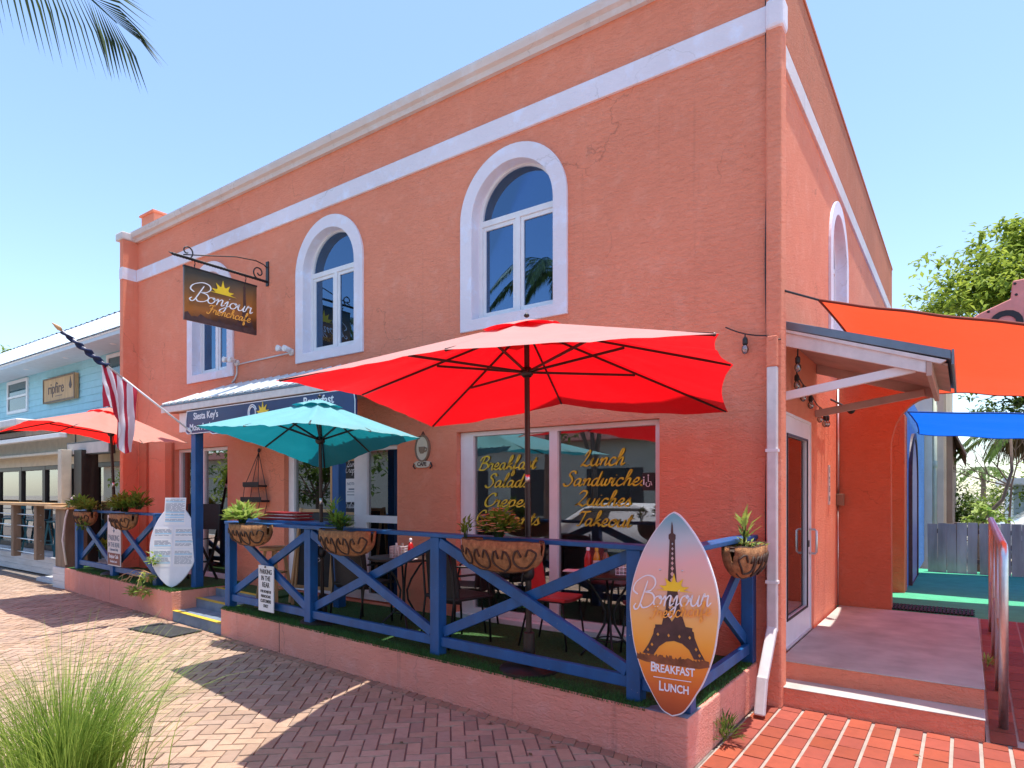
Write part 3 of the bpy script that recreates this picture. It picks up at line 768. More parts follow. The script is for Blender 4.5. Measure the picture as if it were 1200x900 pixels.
# side door: aluminium frame, glass, pull handle
y0, y1, z0, z1 = .655, 1.852, .315, 2.50
sd_ = plate(rect(y0, z0, y1, z1), [rect(y0 + .10, z0 + .26, y1 - .17, z1 - .19)], .05).xf(FS(-.055, 0, 0)).build('side_door', 'white', B, bevel=.004)
plate(rect(.625, .306, 1.858, 2.518), [rect(y0 + .012, z0 - .005, y1 - .012, z1 - .012)], .07).xf(FS(-.064, 0, 0)).build('door_frame', 'white', sd_, bevel=.004)
plate(rect(y0 + .08, z0 + .24, y1 - .15, z1 - .17), [], .008).xf(FS(-.035, 0, 0)).build('pane', 'glass2', sd_)
plate(rect(y0 + .085, z0 + .245, y1 - .155, z1 - .175), [rect(y0 + .105, z0 + .265, y1 - .175, z1 - .195)], .01).xf(FS(-.005, 0, 0)).build('gasket', 'black', sd_)
MB().tube([(0, 1.78, 1.12), (.055, 1.78, 1.12), (.07, 1.78, 1.135), (.07, 1.78, 1.36), (.055, 1.78, 1.375), (0, 1.78, 1.375)], .012).build('handle', 'steel', sd_, smooth=True)
MB().box((-.004, 1.70, 1.19), (.008, 1.76, 1.26)).build('lock', 'darkmetal', sd_, bevel=.004)
MB().box((-.04, y0, .300), (.022, y1, .322)).build('threshold', 'steel', sd_)

# buttress with a curved shoulder and the deeper wing behind it
bo = [(0, .30), (.61, .30), (.60, 2.30)] + [(.60 + .42 * (1 - math.cos(t)), 2.30 + .62 * math.sin(t)) for t in [R(x) for x in range(8, 91, 8)]] + [(1.02, 3.02), (0, 3.28)]
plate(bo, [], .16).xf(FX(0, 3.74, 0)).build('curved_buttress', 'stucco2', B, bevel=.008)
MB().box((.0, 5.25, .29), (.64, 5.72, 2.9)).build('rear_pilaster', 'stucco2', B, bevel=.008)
MB().box((.0, 5.721, .29), (.63, 10.9, 3.3)).build('rear_wing', 'bluewall', B)
plate(arch(6.25, .312, 7.75, 1.9), [], .03).xf(FS(.631, 0, 0)).build('rear_door', 'purple', B)
plate(arch(6.15, .312, 7.85, 1.9), [arch(6.25, .30, 7.75, 1.9)], .05).xf(FS(.631, 0, 0)).build('rear_door_frame', 'brownink', B)

# interior things seen through the glass
pf = thing('framed_picture', 'blue seascape picture in a black frame inside the big window', 'picture', (-2.66, 2.39, 1.82))
plate(rect(-.30, -.33, .30, .33), [rect(-.25, -.28, .25, .28)], .03).xf(FX()).build('frame', 'black', pf, bevel=.004)
plate(rect(-.25, -.28, .25, .28), [], .01).xf(FX()).build('print', mat('sea_print', (.14, .34, .42), .5, .8, 4), pf)
wc = thing('restroom_sign', 'small black restroom sign with a white wheelchair symbol in the window', 'sign', (-1.095, .088, 1.87))
plate(rect(-.06, -.085, .06, .085), [], .006).xf(FX()).build('panel', 'inkblack', wc)
ic = MB().tube([(.0, -.008, .05), (.0, -.008, .0), (.025, -.008, .0), (.035, -.008, -.035)], .004, 6)
ic.tube([(.02 * math.cos(R(a)) - .004, -.008, -.025 + .022 * math.sin(R(a))) for a in range(120, 400, 20)], .0035, 6).ball((0, -.008, .06), .008, 8, 6)
ic.tube([(-.045, -.008, -.03), (-.045, -.008, .025)], .006, 6).ball((-.045, -.008, .04), .008, 8, 6)
ic.build('symbol', 'whiteink', wc)
for lx, lab in ((-2.9, 'dark dining table by the left half of the big window indoors'), (-1.5, 'dark dining table by the right half of the big window indoors')):
    it = thing('dining_table', lab, 'table', (lx, 1.5, .385))
    MB().box((-.4, -.35, .70), (.4, .35, .74)).build('table_top', 'wood', it, bevel=.01)
    MB().tube([(0, 0, .02), (0, 0, .70)], .04).box((-.28, -.03, 0), (.28, .03, .03)).box((-.03, -.28, 0), (.03, .28, .03)).build('pedestal', 'black', it)
# ================================================================== PORCH CANOPY AND ITS SIGN
PC = thing('porch_canopy', 'sloping blue grey metal porch canopy on blue posts over the cafe entrance', 'canopy')
ew, ee = -.02, -.82                       # wall side, eave side (y)
zw, ze = 3.44, 3.075
def cz(y): return ze + (y - ee) / (ew - ee) * (zw - ze)
MB().add([(-8.0, ew, zw), (-3.35, ew, zw), (-3.35, ee, ze), (-8.50, ee, ze), (-8.0, ew, zw - .03), (-3.35, ew, zw - .03), (-3.35, ee, ze - .03), (-8.50, ee, ze - .03)],
    [(0,1,2,3),(4,7,6,5),(0,4,5,1),(1,5,6,2),(2,6,7,3),(3,7,4,0)]).build('roof', 'roofmetal', PC)
rbs = MB()
for i in range(27):
    x = -8.42 + i * .19
    ytop = ew if x > -8.0 else ee + (x + 8.5) / .5 * (ew - ee)
    rbs.tube([(x, ytop, cz(ytop) + .004), (x, ee - .015, ze + .004)], .016, 6)
rbs.build('roof_ribs', 'shingle', PC)
MB().box((-8.50, ee + .004, 2.955), (-3.36, ee + .035, 3.043)).build('fascia', 'dullwhite', PC, bevel=.004)
MB().add([(-8.496, ee + .036, 2.955), (-8.0, ew, 2.955), (-8.0, ew, 3.40), (-8.496, ee + .036, 3.04)], [(0,1,2,3)]).build('side_fascia', 'plinth', PC, solid=.02)
MB().box((-8.2, ee + .04, 2.962), (-3.36, -.06, 2.978)).build('soffit', 'soffit', PC)
MB().box((-8.19, -.70, 2.66), (-7.74, -.67, 2.94)).build('side_panel', 'white', PC)
for px_, py_, zb_ in ((-7.69, -.70, .37), (-5.0, -.36, .346)):
    MB().box((px_ - .06, py_ - .06, zb_), (px_ + .06, py_ + .06, 2.953)).build('post', 'blue', PC, bevel=.006)
SG = thing('fascia_sign', 'long navy sign with white lettering and a yellow sun under the porch canopy', 'sign')
so = [(-7.83, 2.63), (-7.78, 2.60), (-7.2, 2.60), (-7.12, 2.57), (-4.85, 2.57), (-4.78, 2.60), (-4.25, 2.60), (-4.2, 2.63), (-4.2, 2.80), (-4.23, 2.94), (-7.80, 2.94), (-7.83, 2.80)]
plate(so, [], .025).xf(FX(0, -.765, 0)).build('panel', 'navy', SG)
io = [((p[0] + 6.015) * .994 - 6.015, (p[1] - 2.76) * .93 + 2.76) for p in so]; io2 = [((p[0] + 6.015) * .999 - 6.015, (p[1] - 2.76) * .99 + 2.76) for p in so]
plate(io2, [io], .006).xf(FX(0, -.79, 0)).build('edge_line', 'whiteink', SG)
wl = MB()
wl.join(text_mb("Siesta Key's", .135, bold=.002).xf(FX(-7.30, -.791, 2.845))).join(text_mb("Most Authentic", .135, bold=.002).xf(FX(-7.30, -.791, 2.69)))
wl.join(text_mb("Breakfast", .15, bold=.002).xf(FX(-4.85, -.791, 2.845)))
wl.tube([(-6.18 + .10 * math.cos(R(a)) * (1 - a / 1500), -.795, 2.80 + .11 * math.sin(R(a)) * (1 - a / 1500)) for a in range(20, 700, 20)], .008, 6)
wl.build('lettering', 'whiteink', SG)
def sun_pts(r, n=5, ray=.75, k=28):
    """half sun with triangular rays, flat at the bottom"""
    out = [(-r * 1.9, 0), (r * 1.9, 0), (r * 1.15, r * .10)]
    for i in range(n):
        a0 = math.pi * (i + .18) / n; am = math.pi * (i + .5) / n; a1 = math.pi * (i + .82) / n
        out += [(r * math.cos(a0), r * math.sin(a0)), (r * (1 + ray * (1.2 if i == n // 2 else .9)) * math.cos(am), r * (1 + ray * (1.2 if i == n // 2 else .9)) * math.sin(am)), (r * math.cos(a1), r * math.sin(a1))]
    return out + [(-r * 1.15, r * .10)]
plate(sun_pts(.085), [], .006).xf(FX(-5.95, -.791, 2.77)).build('sun_emblem', 'sun', SG)

# ================================================================== SIDE CANOPY
SC = thing('side_canopy', 'small lean-to canopy with white braces over the side glass door', 'canopy')
ya, yb = .46, 2.20
zt0, zt1, xr = 3.31, 2.885, 1.255
def rz2(x): return zt0 + (zt1 - zt0) * x / xr
sl_ = [(.003, zt0), (xr, zt1), (xr, zt1 - .05), (.003, zt0 - .05)]
def ext(pts, y0, y1):
    n = len(pts)
    return MB().add([(p[0], y0, p[1]) for p in pts] + [(p[0], y1, p[1]) for p in pts], [tuple(range(n)), tuple(range(n, 2*n))[::-1]] + [(i, n+i, n+(i+1) % n, (i+1) % n) for i in range(n)])
ext([(.003, zt0), (xr + .01, zt1 - .003), (xr + .01, zt1 - .075), (.003, zt0 - .072)], ya - .012, yb + .02).build('roof', 'roofmetal', SC, bevel=.004)
ext([(.003, zt0 - .074), (xr - .02, zt1 - .078), (xr - .06, zt1 - .10), (.003, zt0 - .098)], ya - .006, ya + .05).build('drip_edge', 'dullwhite', SC)
ext([(.003, zt0 - .10), (1.10, rz2(1.10) - .10), (1.10, rz2(1.10) - .215), (.003, zt0 - .22)], ya + .01, ya + .05).build('rake_board', 'dullwhite', SC, bevel=.004)
ext([(.003, zt0 - .10), (1.10, rz2(1.10) - .10), (1.10, rz2(1.10) - .215), (.003, zt0 - .22)], yb - .05, yb - .01).build('rake_board', 'soffit', SC, bevel=.004)
ext([(.003, zt0 - .10), (1.24, rz2(1.24) - .10), (1.24, rz2(1.24) - .12), (.003, zt0 - .12)], ya + .06, yb - .06).build('soffit', 'soffit', SC)
MB().box((1.101, ya + .0, zt1 - .19), (1.14, yb, zt1 - .06)).build('eave_beam', 'soffit', SC, bevel=.004)
MB().box((xr + .012, ya - .02, zt1 - .12), (xr + .03, yb + .03, zt1 + .0)).build('gutter_board', 'roofmetal', SC, bevel=.003)
for yy, mm in ((ya + .08, 'white'), (yb - .10, 'soffit')):
    MB().beam((.003, yy, 2.635), (1.02, yy, rz2(1.0) - .19), .045, .075).build('brace', mm, SC, bevel=.004)

DS = thing('downspout', 'white painted downspout on the corner pier kicking out by the side steps', 'downspout')
MB().box((.022, -.115, .62), (.102, -.052, 2.80)).build('pipe', 'dullwhite', DS, bevel=.01)
MB().box((.02, -.12, 2.80), (.104, -.051, 3.05)).build('pipe_end', 'stucco', DS, bevel=.008)
MB().beam((.062, -.083, .66), (.045, -.33, .28), .08, .064, up=(0, 1, .6)).beam((.045, -.325, .31), (.04, -.40, .02), .08, .064, up=(0, 1, .3)).build('elbow', 'dullwhite', DS, bevel=.012)
for zz in (1.02, 2.1): MB().box((.014, -.12, zz), (.110, -.051, zz + .025)).build('strap', 'white', DS)

cb = MB().tube([(.0, -.022, 6.3)] + [(.002 + .008 * math.sin(z * 3), -.016 - .006 * math.sin(z * 2), z) for z in [6.2 - i * .2 for i in range(29)]], .009, 6)
tag(cb.build('black_cable', 'black'), 'black cable running down the corner of the orange front wall', 'cable')

# ================================================================== RAILINGS
def railing(root, xs, z0, zt, off, shelf=None):
    for x in xs:
        y = yd(x, off)
        MB().box((x - .052, y - .052, z0), (x + .052, y + .052, zt - .035)).xf(Matrix.Identity(4)).build('post', 'blue', root, bevel=.006)
    a, b = xs[0] - .05, xs[-1] + .05
    MB().beam((a, yd(a, off), zt - .017), (b, yd(b, off), zt - .017), .13, .036).build('top_rail', 'blue', root, bevel=.006)
    for i in range(len(xs) - 1):
        x0, x1 = xs[i] + .053, xs[i + 1] - .053
        MB().beam((x0, yd(x0, off), z0 + .12), (x1, yd(x1, off), z0 + .12), .045, .085).build('bottom_rail', 'blue', root, bevel=.005)
        if x1 - x0 < .5: continue
        for s, dy in ((1, -.024), (-1, .024)):
            p, q = ((x0, zt - .08), (x1, z0 + .20)) if s == 1 else ((x0, z0 + .20), (x1, zt - .08))
            MB().beam((p[0], yd(p[0], off + dy), p[1]), (q[0], yd(q[0], off + dy), q[1]), .04, .088).build('brace', 'blue', root, bevel=.004)
R1 = thing('terrace_railing', 'long blue railing with crossed braces on the terrace under the red umbrella', 'railing')
railing(R1, [-6.135, -4.395, -2.44, -.495, -.135], .342, 1.41, .12)
sx = -.135
MB().box((sx - .05, -.11, .342), (sx + .05, -.01, 1.375)).build('post', 'blue', R1, bevel=.006)
MB().beam((sx, yd(sx, .12) + .06, 1.393), (sx, -.008, 1.393), .13, .036).build('top_rail', 'blue', R1, bevel=.006)
MB().beam((sx, -1.49, .462), (sx, -.115, .462), .045, .085).build('bottom_rail', 'blue', R1, bevel=.005)
for s, dx in ((1, -.024), (-1, .024)):
    p, q = ((-1.49, 1.33), (-.115, .54)) if s == 1 else ((-1.49, .54), (-.115, 1.33))
    MB().beam((sx + dx, p[0], p[1]), (sx + dx, q[0], q[1]), .04, .088).build('brace', 'blue', R1, bevel=.004)
MB().add([(-6.0, yd(-6.0, .17), 1.412), (-4.2, yd(-4.2, .17), 1.412), (-4.2, yd(-4.2, .42), 1.412), (-6.0, yd(-6.0, .42), 1.412),
          (-6.0, yd(-6.0, .17), 1.445), (-4.2, yd(-4.2, .17), 1.445), (-4.2, yd(-4.2, .42), 1.445), (-6.0, yd(-6.0, .42), 1.445)],
    [(0,3,2,1),(4,5,6,7),(0,1,5,4),(1,2,6,5),(2,3,7,6),(3,0,4,7)]).build('drink_shelf', 'blue', R1, bevel=.006)
R2 = thing('terrace_railing', 'blue railing with crossed braces on the shorter terrace at the left', 'railing')
railing(R2, [-11.66, -9.98, -8.30], .402, 1.46, .12)

# ================================================================== PLANTERS AND PLANTS
def make_planter(name, label, loc, rz, W=.78, Dp=.27, Hh=.24):
    t = thing(name, label, 'planter', loc, rz, 'coir lined planters on the railings')
    def f(u, v):
        s = 2 * u - 1; k = max(.02, (1 - abs(s) ** 3.2)) ** .5
        a = math.pi * v
        w = noise.noise(Vector((u * 9, v * 6, loc[0]))) * .008
        return (s * W / 2, -math.cos(a) * Dp / 2 * k * 1.0 + w, -math.sin(a) ** .8 * (Hh * (.35 + .65 * k)) + w)
    MB().grid(f, 28, 14).build('liner', 'coir', t, smooth=True, solid=.012)
    MB().grid(lambda u, v: ((2*u-1) * W / 2 * .97, (2*v-1) * Dp / 2 * .93 * max(.02, 1 - abs(2*u-1) ** 3.2) ** .5, -.03 + .012 * noise.noise(Vector((u * 8, v * 4, 1)))), 16, 6).build('soil', 'soil', t)
    fr = MB()
    rim = [f(i / 24, 0) for i in range(25)] + [f(1 - i / 24, 1) for i in range(25)]
    fr.tube(rim + [rim[0]], .007, 6)
    for k in range(4):                                # heart scrolls on the front
        c = (k + .5) / 4
        for sgn in (-1, 1):
            pts = []
            for i in range(15):
                t_ = i / 14
                uu = c + sgn * .105 * (math.sin(min(1, t_ * 1.15) * math.pi * .86) ** .8) - sgn * (.03 * max(0, t_ - .8) / .2)
                vv = .36 - .36 * t_ if t_ < .84 else .058 + (t_ - .84) * .55
                q = f(min(.99, max(.01, uu)), max(.03, vv)); pts.append((q[0], q[1] - .010, q[2] - .004))
            fr.tube(pts, .009, 5)
    fr.tube([(q[0], q[1] - .008, q[2] - .006) for q in (f(.08 + .84 * i / 16, .47) for i in range(17))], .006, 5)
    fr.build('iron_frame', 'rusty', t, smooth=True)
    return t
RZ = -math.atan(.0726)
def pl_loc(x, off=-.045, z=1.40): return (x, yd(x, off), z)
make_planter('planter', 'leftmost coir planter on the far left railing above the parking sign', pl_loc(-10.85, -.03, 1.44), RZ, W=.62)
make_planter('planter', 'coir planter overlapping the top of the taller parking sign', pl_loc(-9.12, -.05, 1.44), RZ, W=.72)
make_planter('planter', 'coir planter holding lime leaves above the low parking sign', pl_loc(-5.38, -.04), RZ)
make_planter('planter', 'coir planter in the middle of the railing right of the teal umbrella pole', pl_loc(-3.55, -.045), RZ)
make_planter('planter', 'coir planter with peach flowers in front of the red umbrella pole', pl_loc(-1.58, -.045), RZ)
make_planter('planter', 'coir planter with tall sprouts on the railing end beside the downspout', (-.01, -.62, 1.37), R(90), W=.66, Dp=.25)

def leaf(mb, p, d, ln, wd, up=Vector((0, 0, 1)), bend=.25, tone=None):
    """one folded, pointed leaf along d"""
    d = d.normalized(); s = d.cross(up)
    s = s.normalized() if s.length > 1e-4 else Vector((1, 0, 0))
    n = s.cross(d); v = tone if tone is not None else rng.random(); mb.col = (v, v, v)
    m1 = p + d * ln * .45; tip = p + d * ln - n * ln * bend
    a = m1 + s * wd / 2 + n * wd * .15; b = m1 - s * wd / 2 + n * wd * .15
    mb.add([p, a, tip, b, m1 - n * wd * .08], [(0, 4, 1), (1, 4, 2), (2, 4, 3), (3, 4, 0)])
def clump(mb, c, rad, n, ln, wd, up=.5, stems=None, droop=.3):
    c = Vector(c)
    for _ in range(n):
        v = Vector((rng.gauss(0, 1), rng.gauss(0, 1), abs(rng.gauss(0, 1)) * 1.0)).normalized()
        r = rng.random() ** .5
        p = c + Vector((v.x * rad[0], v.y * rad[1], v.z * rad[2])) * r
        d = Vector((v.x, v.y, v.z * .6 + up)) + Vector((rng.uniform(-.5, .5),) * 3)
        L = ln * rng.uniform(.6, 1.2)
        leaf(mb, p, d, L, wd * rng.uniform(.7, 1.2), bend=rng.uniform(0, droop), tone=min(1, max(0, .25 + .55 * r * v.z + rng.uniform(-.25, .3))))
        if stems is not None and rng.random() < .3: stems.tube([c + Vector((v.x * rad[0] * .2, v.y * rad[1] * .2, -.04)), c.lerp(p, .5) + Vector((0, 0, .02)), p], .003, 4, caps=False)
def plant(name, label, loc, cls, cat='plant', mat_='leaf_mid', flowers=0, group=None):
    t = thing(name, label, cat, loc, 0, group)
    lv = MB(); stm = MB()
    for c, rad, n, ln, wd, up in cls: clump(lv, c, rad, n, ln, wd, up, stm)
    lv.build('leaves', mat_, t, normals=False)
    if stm.v: stm.build('stems', 'leaf_mid', t, normals=False)
    if flowers:
        fm = MB()
        for _ in range(flowers):
            c, rad = cls[0][0], cls[0][1]
            v = Vector((rng.gauss(0, 1), rng.gauss(0, 1) - .5, abs(rng.gauss(0, 1)))).normalized()
            p = Vector((c[0] + v.x * rad[0] * 1.05, c[1] + v.y * rad[1] * 1.05, c[2] + v.z * rad[2] * 1.1))
            for k in range(6):
                a = k * 1.047; d = Vector((math.cos(a), math.sin(a), .25)); leaf(fm, p, d, .030, .024, bend=.1)
        fm.build('flowers', 'petal', t, normals=False)
    return t
PG = 'plants growing in the railing planters'
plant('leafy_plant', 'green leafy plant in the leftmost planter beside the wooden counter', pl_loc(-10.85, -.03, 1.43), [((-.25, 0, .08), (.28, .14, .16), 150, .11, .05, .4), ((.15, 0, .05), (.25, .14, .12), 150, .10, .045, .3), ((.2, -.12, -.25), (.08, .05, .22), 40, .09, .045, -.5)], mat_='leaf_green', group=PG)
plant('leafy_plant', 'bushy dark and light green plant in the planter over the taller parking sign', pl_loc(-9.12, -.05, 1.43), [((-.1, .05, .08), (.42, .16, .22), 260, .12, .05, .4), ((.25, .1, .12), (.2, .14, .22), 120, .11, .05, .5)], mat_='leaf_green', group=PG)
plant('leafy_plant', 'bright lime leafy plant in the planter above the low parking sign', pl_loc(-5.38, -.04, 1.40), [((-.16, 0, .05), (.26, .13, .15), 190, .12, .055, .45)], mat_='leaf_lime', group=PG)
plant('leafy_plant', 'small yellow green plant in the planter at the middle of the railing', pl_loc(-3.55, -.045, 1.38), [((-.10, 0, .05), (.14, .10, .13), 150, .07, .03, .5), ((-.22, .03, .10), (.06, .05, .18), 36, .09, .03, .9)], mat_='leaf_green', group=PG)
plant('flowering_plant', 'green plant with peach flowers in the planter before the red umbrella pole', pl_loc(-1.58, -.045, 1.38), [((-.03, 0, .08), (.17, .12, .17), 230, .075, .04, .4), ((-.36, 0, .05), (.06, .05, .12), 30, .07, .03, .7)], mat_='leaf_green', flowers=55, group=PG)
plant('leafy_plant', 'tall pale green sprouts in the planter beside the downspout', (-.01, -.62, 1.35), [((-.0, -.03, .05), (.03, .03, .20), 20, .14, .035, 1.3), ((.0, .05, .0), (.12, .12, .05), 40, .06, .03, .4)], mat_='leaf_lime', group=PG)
plant('potted_plant', 'small green plant on the turf behind the left railing', (-10.9, -.55, .42), [((0, 0, .30), (.16, .14, .20), 90, .12, .06, .5)], mat_='leaf_bright')
vt = thing('trailing_vine', 'yellowing vine with bare twigs trailing over the terrace edge beside the menu surfboard', 'plant', (-8.35, yd(-8.35), .42))
vm = MB(); vsn = MB()
for k in range(7):
    a = Vector((rng.uniform(-.15, .2), .05, .1)); pts = [a]
    for i in range(6): a = a + Vector((rng.uniform(-.13, .05), -.045, rng.uniform(-.03, .09) - i * .018)); pts.append(a)
    vsn.tube(pts, .004, 4, caps=False)
for c, rr, n in (((.22, -.02, .34), (.12, .05, .16), 46), ((.1, -.06, .10), (.14, .05, .1), 40), ((-.05, -.10, -.12), (.30, .06, .11), 70), ((-.3, -.1, -.14), (.10, .05, .04), 18)):
    clump(vm, c, rr, n, .10, .05, -.1, vsn)
vm.build('leaves', 'leaf_lime', vt, normals=False); vsn.build('stems', 'palewood', vt, normals=False)
wd_ = thing('weed', 'small green weed at the foot of the terrace corner by the downspout', 'plant', (-.05, -1.05, 0))
wm = MB(); clump(wm, (.02, 0, .03), (.10, .12, .13), 150, .10, .014, .6); wm.build('leaves', 'leaf_mid', wd_, normals=False)
wd_ = thing('weed', 'tiny weed growing in the gap between landing and handrail posts', 'plant', (1.52, 1.75, .16))
wm = MB(); clump(wm, (0, 0, .01), (.05, .08, .06), 60, .07, .012, .5); wm.build('leaves', 'leaf_lime', wd_, normals=False)

# ================================================================== UMBRELLAS
def umbrella(name, label, base, apex, corners, mids, m, runner, vent=.21, big=True, scal=None):
    """corners/mids: rim points in order round the pole (world metres)"""
    t = thing(name, label, 'umbrella', base, 0, 'patio umbrellas')
    b = Vector(base); A = Vector(apex) - b
    rim = []
    for i in range(4): rim += [Vector(corners[i]) - b, Vector(mids[i]) - b]
    can = MB(); NS, NR = 14, 18; scal = scal or [.03] * 8
    for k in range(8):
        p, q = rim[k], rim[(k + 1) % 8]
        def f(u, v, p=p, q=q):
            e = p.lerp(q, u); cen = Vector((A.x, A.y, e.z))
            sag = 4 * u * (1 - u)
            e = e.lerp(cen, (.04 if abs(scal[k]) > .001 else .0) * sag) + Vector((0, 0, scal[k] * sag))
            pt = A.lerp(e, v)
            pt.z -= .05 * sag * v * (1 - v) * 2 + sag * (.016 * noise.noise(Vector((u * 3 + k, v * 5, 2))) + .014 * noise.noise(Vector((u * 8 + k, v * 3, 7))) * v)
            return pt
        can.grid(f, NS, NR)
    o = can.build('canopy', m, t, smooth=True, normals=True)
    bm = bmesh.new(); bm.from_mesh(o.data); bmesh.ops.remove_doubles(bm, verts=bm.verts, dist=1e-4); bm.normal_update()
    for f_ in bm.faces:
        if f_.normal.z < 0: f_.normal_flip()
    bm.to_mesh(o.data); bm.free(); o.data.shade_smooth()
    vt_ = MB()
    for k in range(8):
        p, q = rim[k], rim[(k + 1) % 8]; ap = A + Vector((0, 0, .02))
        def g(u, v, p=p, q=q):
            s = 4 * u * (1 - u)
            pt = ap.lerp(A.lerp(p.lerp(q, u), vent), v); pt.z += .016 * v + .018 * s * v; return pt
        vt_.grid(g, 8, 3)
    ov = vt_.build('vent', m, o, smooth=True)
    bm = bmesh.new(); bm.from_mesh(ov.data); bmesh.ops.remove_doubles(bm, verts=bm.verts, dist=1e-4); bm.normal_update()
    for f_ in bm.faces:
        if f_.normal.z < 0: f_.normal_flip()
    bm.to_mesh(ov.data); bm.free(); ov.data.shade_smooth()
    MB().lathe([(.012, .0), (.022, .008), (.022, .02), (.010, .03), (.004, .036)], A + Vector((0, 0, .034)), 12).build('finial', 'darkmetal', t, smooth=True)
    pr = .024 if big else .02
    mid_z = A.z * .54
    MB().tube([(0, 0, 0), (A.x * .54, A.y * .54, mid_z)], pr, 14).build('lower_pole', 'darkmetal', t, smooth=True, autos=True)
    MB().tube([(A.x * .54, A.y * .54, mid_z), (A.x * .56, A.y * .56, mid_z + .07)], pr * .8, 14).build('pole_sleeve', 'steel', t, smooth=True)
    MB().tube([(A.x * .56, A.y * .56, mid_z + .07), (A.x, A.y, A.z - .02)], pr * .9, 14).build('upper_pole', 'darkmetal', t, smooth=True, autos=True)
    rn = A * (runner / A.z)
    MB().lathe([(.03, -.04), (.05, -.02), (.05, .02), (.03, .04)], rn, 14).build('runner', 'black', t, smooth=True)
    hub = A - Vector((0, 0, .05))
    MB().lathe([(.028, -.03), (.045, -.01), (.045, .02), (.02, .03)], hub, 14).build('hub', 'black', t, smooth=True)
    for p in rim:
        e = p - Vector((0, 0, .004))
        rb_ = MB().beam(hub, hub.lerp(e, .985), .012, .016); rb_.ball(hub.lerp(e, .985), .010, 8, 6)
        r_ = rb_.build('rib', 'darkmetal', t)
        MB().beam(rn, hub.lerp(e, .52) - Vector((0, 0, .015)), .012, .018).build('strut', 'darkmetal', r_)
    cz_ = .78 if base[2] < 1 else .5
    cr = MB().ball((A.x * cz_ / A.z, A.y * cz_ / A.z - .0, cz_), .05, 10, 8, (1, 1, 1.4))
    cr.tube([(0, -.03, cz_), (0, -.10, cz_), (0, -.10, cz_ - .08)], .008, 6).tube([(0, -.10, cz_ - .08), (0, -.14, cz_ - .08)], .011, 8)
    cr.build('crank', 'black', t, smooth=True)
    return t
def ubase(t, m, r=.25):
    MB().lathe([(r, .0), (r, .02), (r * .9, .035), (r * .45, .055), (.05, .075), (.045, .30), (.03, .31)], (0, 0, .0), 24).build('base', m, t, smooth=True, autos=True)

t = umbrella('patio_umbrella', 'large bright red umbrella open over the middle of the terrace railing', (-1.50, -1.345, .345), (-1.48, -1.41, 3.12),
    [(-2.333, -3.085, 2.50), (.428, -2.65, 2.50), (-.288, -.12, 2.45), (-3.17, -.664, 2.45)],
    [(-.98, -2.96, 2.552), (.12, -1.37, 2.60), (-1.85, -.25, 2.63), (-2.86, -1.9, 2.60)], 'red_cloth', 2.375, scal=[.0, .0, .02, .02, -.05, -.035, .0, .0])
ubase(t, 'darkmetal', .24)
t = umbrella('patio_umbrella', 'smaller teal umbrella open in front of the cafe entrance', (-4.40, -1.08, .345), (-4.25, -1.24, 2.74),
    [(-2.77, -2.49, 2.30), (-3.18, -.82, 2.32), (-4.95, -.62, 2.06), (-4.93, -2.22, 2.43)],
    [(-2.98, -1.67, 2.315), (-4.05, -.72, 2.22), (-4.96, -1.42, 2.27), (-3.86, -2.37, 2.355)], 'teal_cloth', 1.98, vent=.24, big=False, scal=[.0, .0, .0, -.02, -.02, .0, .0, .0])
ubase(t, 'darkmetal', .24)
t = umbrella('patio_umbrella', 'red umbrella with sunlight painted on its top over the left terrace beside the turquoise building', (-10.2, -.70, .405), (-9.75, -1.0, 3.10),
    [(-11.55, -1.95, 2.74), (-8.17, -2.09, 2.64), (-8.40, -.47, 2.53), (-11.2, -.32, 2.62)],
    [(-9.86, -2.06, 2.82), (-8.12, -1.25, 2.46), (-9.9, -.42, 2.70), (-11.5, -1.1, 2.82)], 'coral_cloth', 2.3)
ubase(t, 'darkmetal', .24)

# ================================================================== SURFBOARD SIGNS
SURF = [(0, 0), (.02, .21), (.06, .36), (.12, .52), (.19, .69), (.31, .875), (.43, .965), (.54, 1.0), (.66, .92), (.79, .72), (.88, .50), (.95, .27), (.985, .12), (1, 0)]
def surf_pts(W, H, n=40, k=.72):
    if k == .72:                                # measured outline: blunt tail, rounded nose
        cv = catmull(SURF, 5); L = [(max(0, p.y) * W / 2, p.x * H) for p in cv]
        return L + [(-x, z) for x, z in L[-2:0:-1]]
    def hw(t):
        t = min(1, max(0, t)); return W / 2 * max(0., math.sin(math.pi * t ** .97)) ** (k + .12 * (1 - t))
    L = [(hw(i / n), H * i / n) for i in range(n + 1)]
    return L + [(-x, z) for x, z in L[-2:0:-1]]
def print_mat(name, stops, noise_amt=.06, diag=0.0, H=1.3):
    m, nt, ns, lk, p = nodes_of(name)
    tc = N(nt, 'ShaderNodeTexCoord'); sp = N(nt, 'ShaderNodeSeparateXYZ'); lk.new(tc.outputs['Object'], sp.inputs[0])
    a = N(nt, 'ShaderNodeMath', operation='MULTIPLY_ADD'); a.inputs[1].default_value = 1 / H
    lk.new(sp.outputs['Z'], a.inputs[0])
    nz = noise_n(nt, tc.outputs['Object'], 4.5, 5)
    b = N(nt, 'ShaderNodeMath', operation='MULTIPLY_ADD'); b.inputs[1].default_value = noise_amt * 2; b.inputs[2].default_value = -noise_amt
    lk.new(nz, b.inputs[0])
    d = N(nt, 'ShaderNodeMath', operation='MULTIPLY_ADD'); d.inputs[1].default_value = diag
    lk.new(sp.outputs['Y' if diag else 'X'], d.inputs[0]); lk.new(b.outputs[0], d.inputs[2]); lk.new(d.outputs[0], a.inputs[2])
    lk.new(ramp(nt, a.outputs[0], stops), p.inputs['Base Color'])
    p.inputs['Roughness'].default_value = .3; p.inputs['Coat Weight'].default_value = .3
    return m
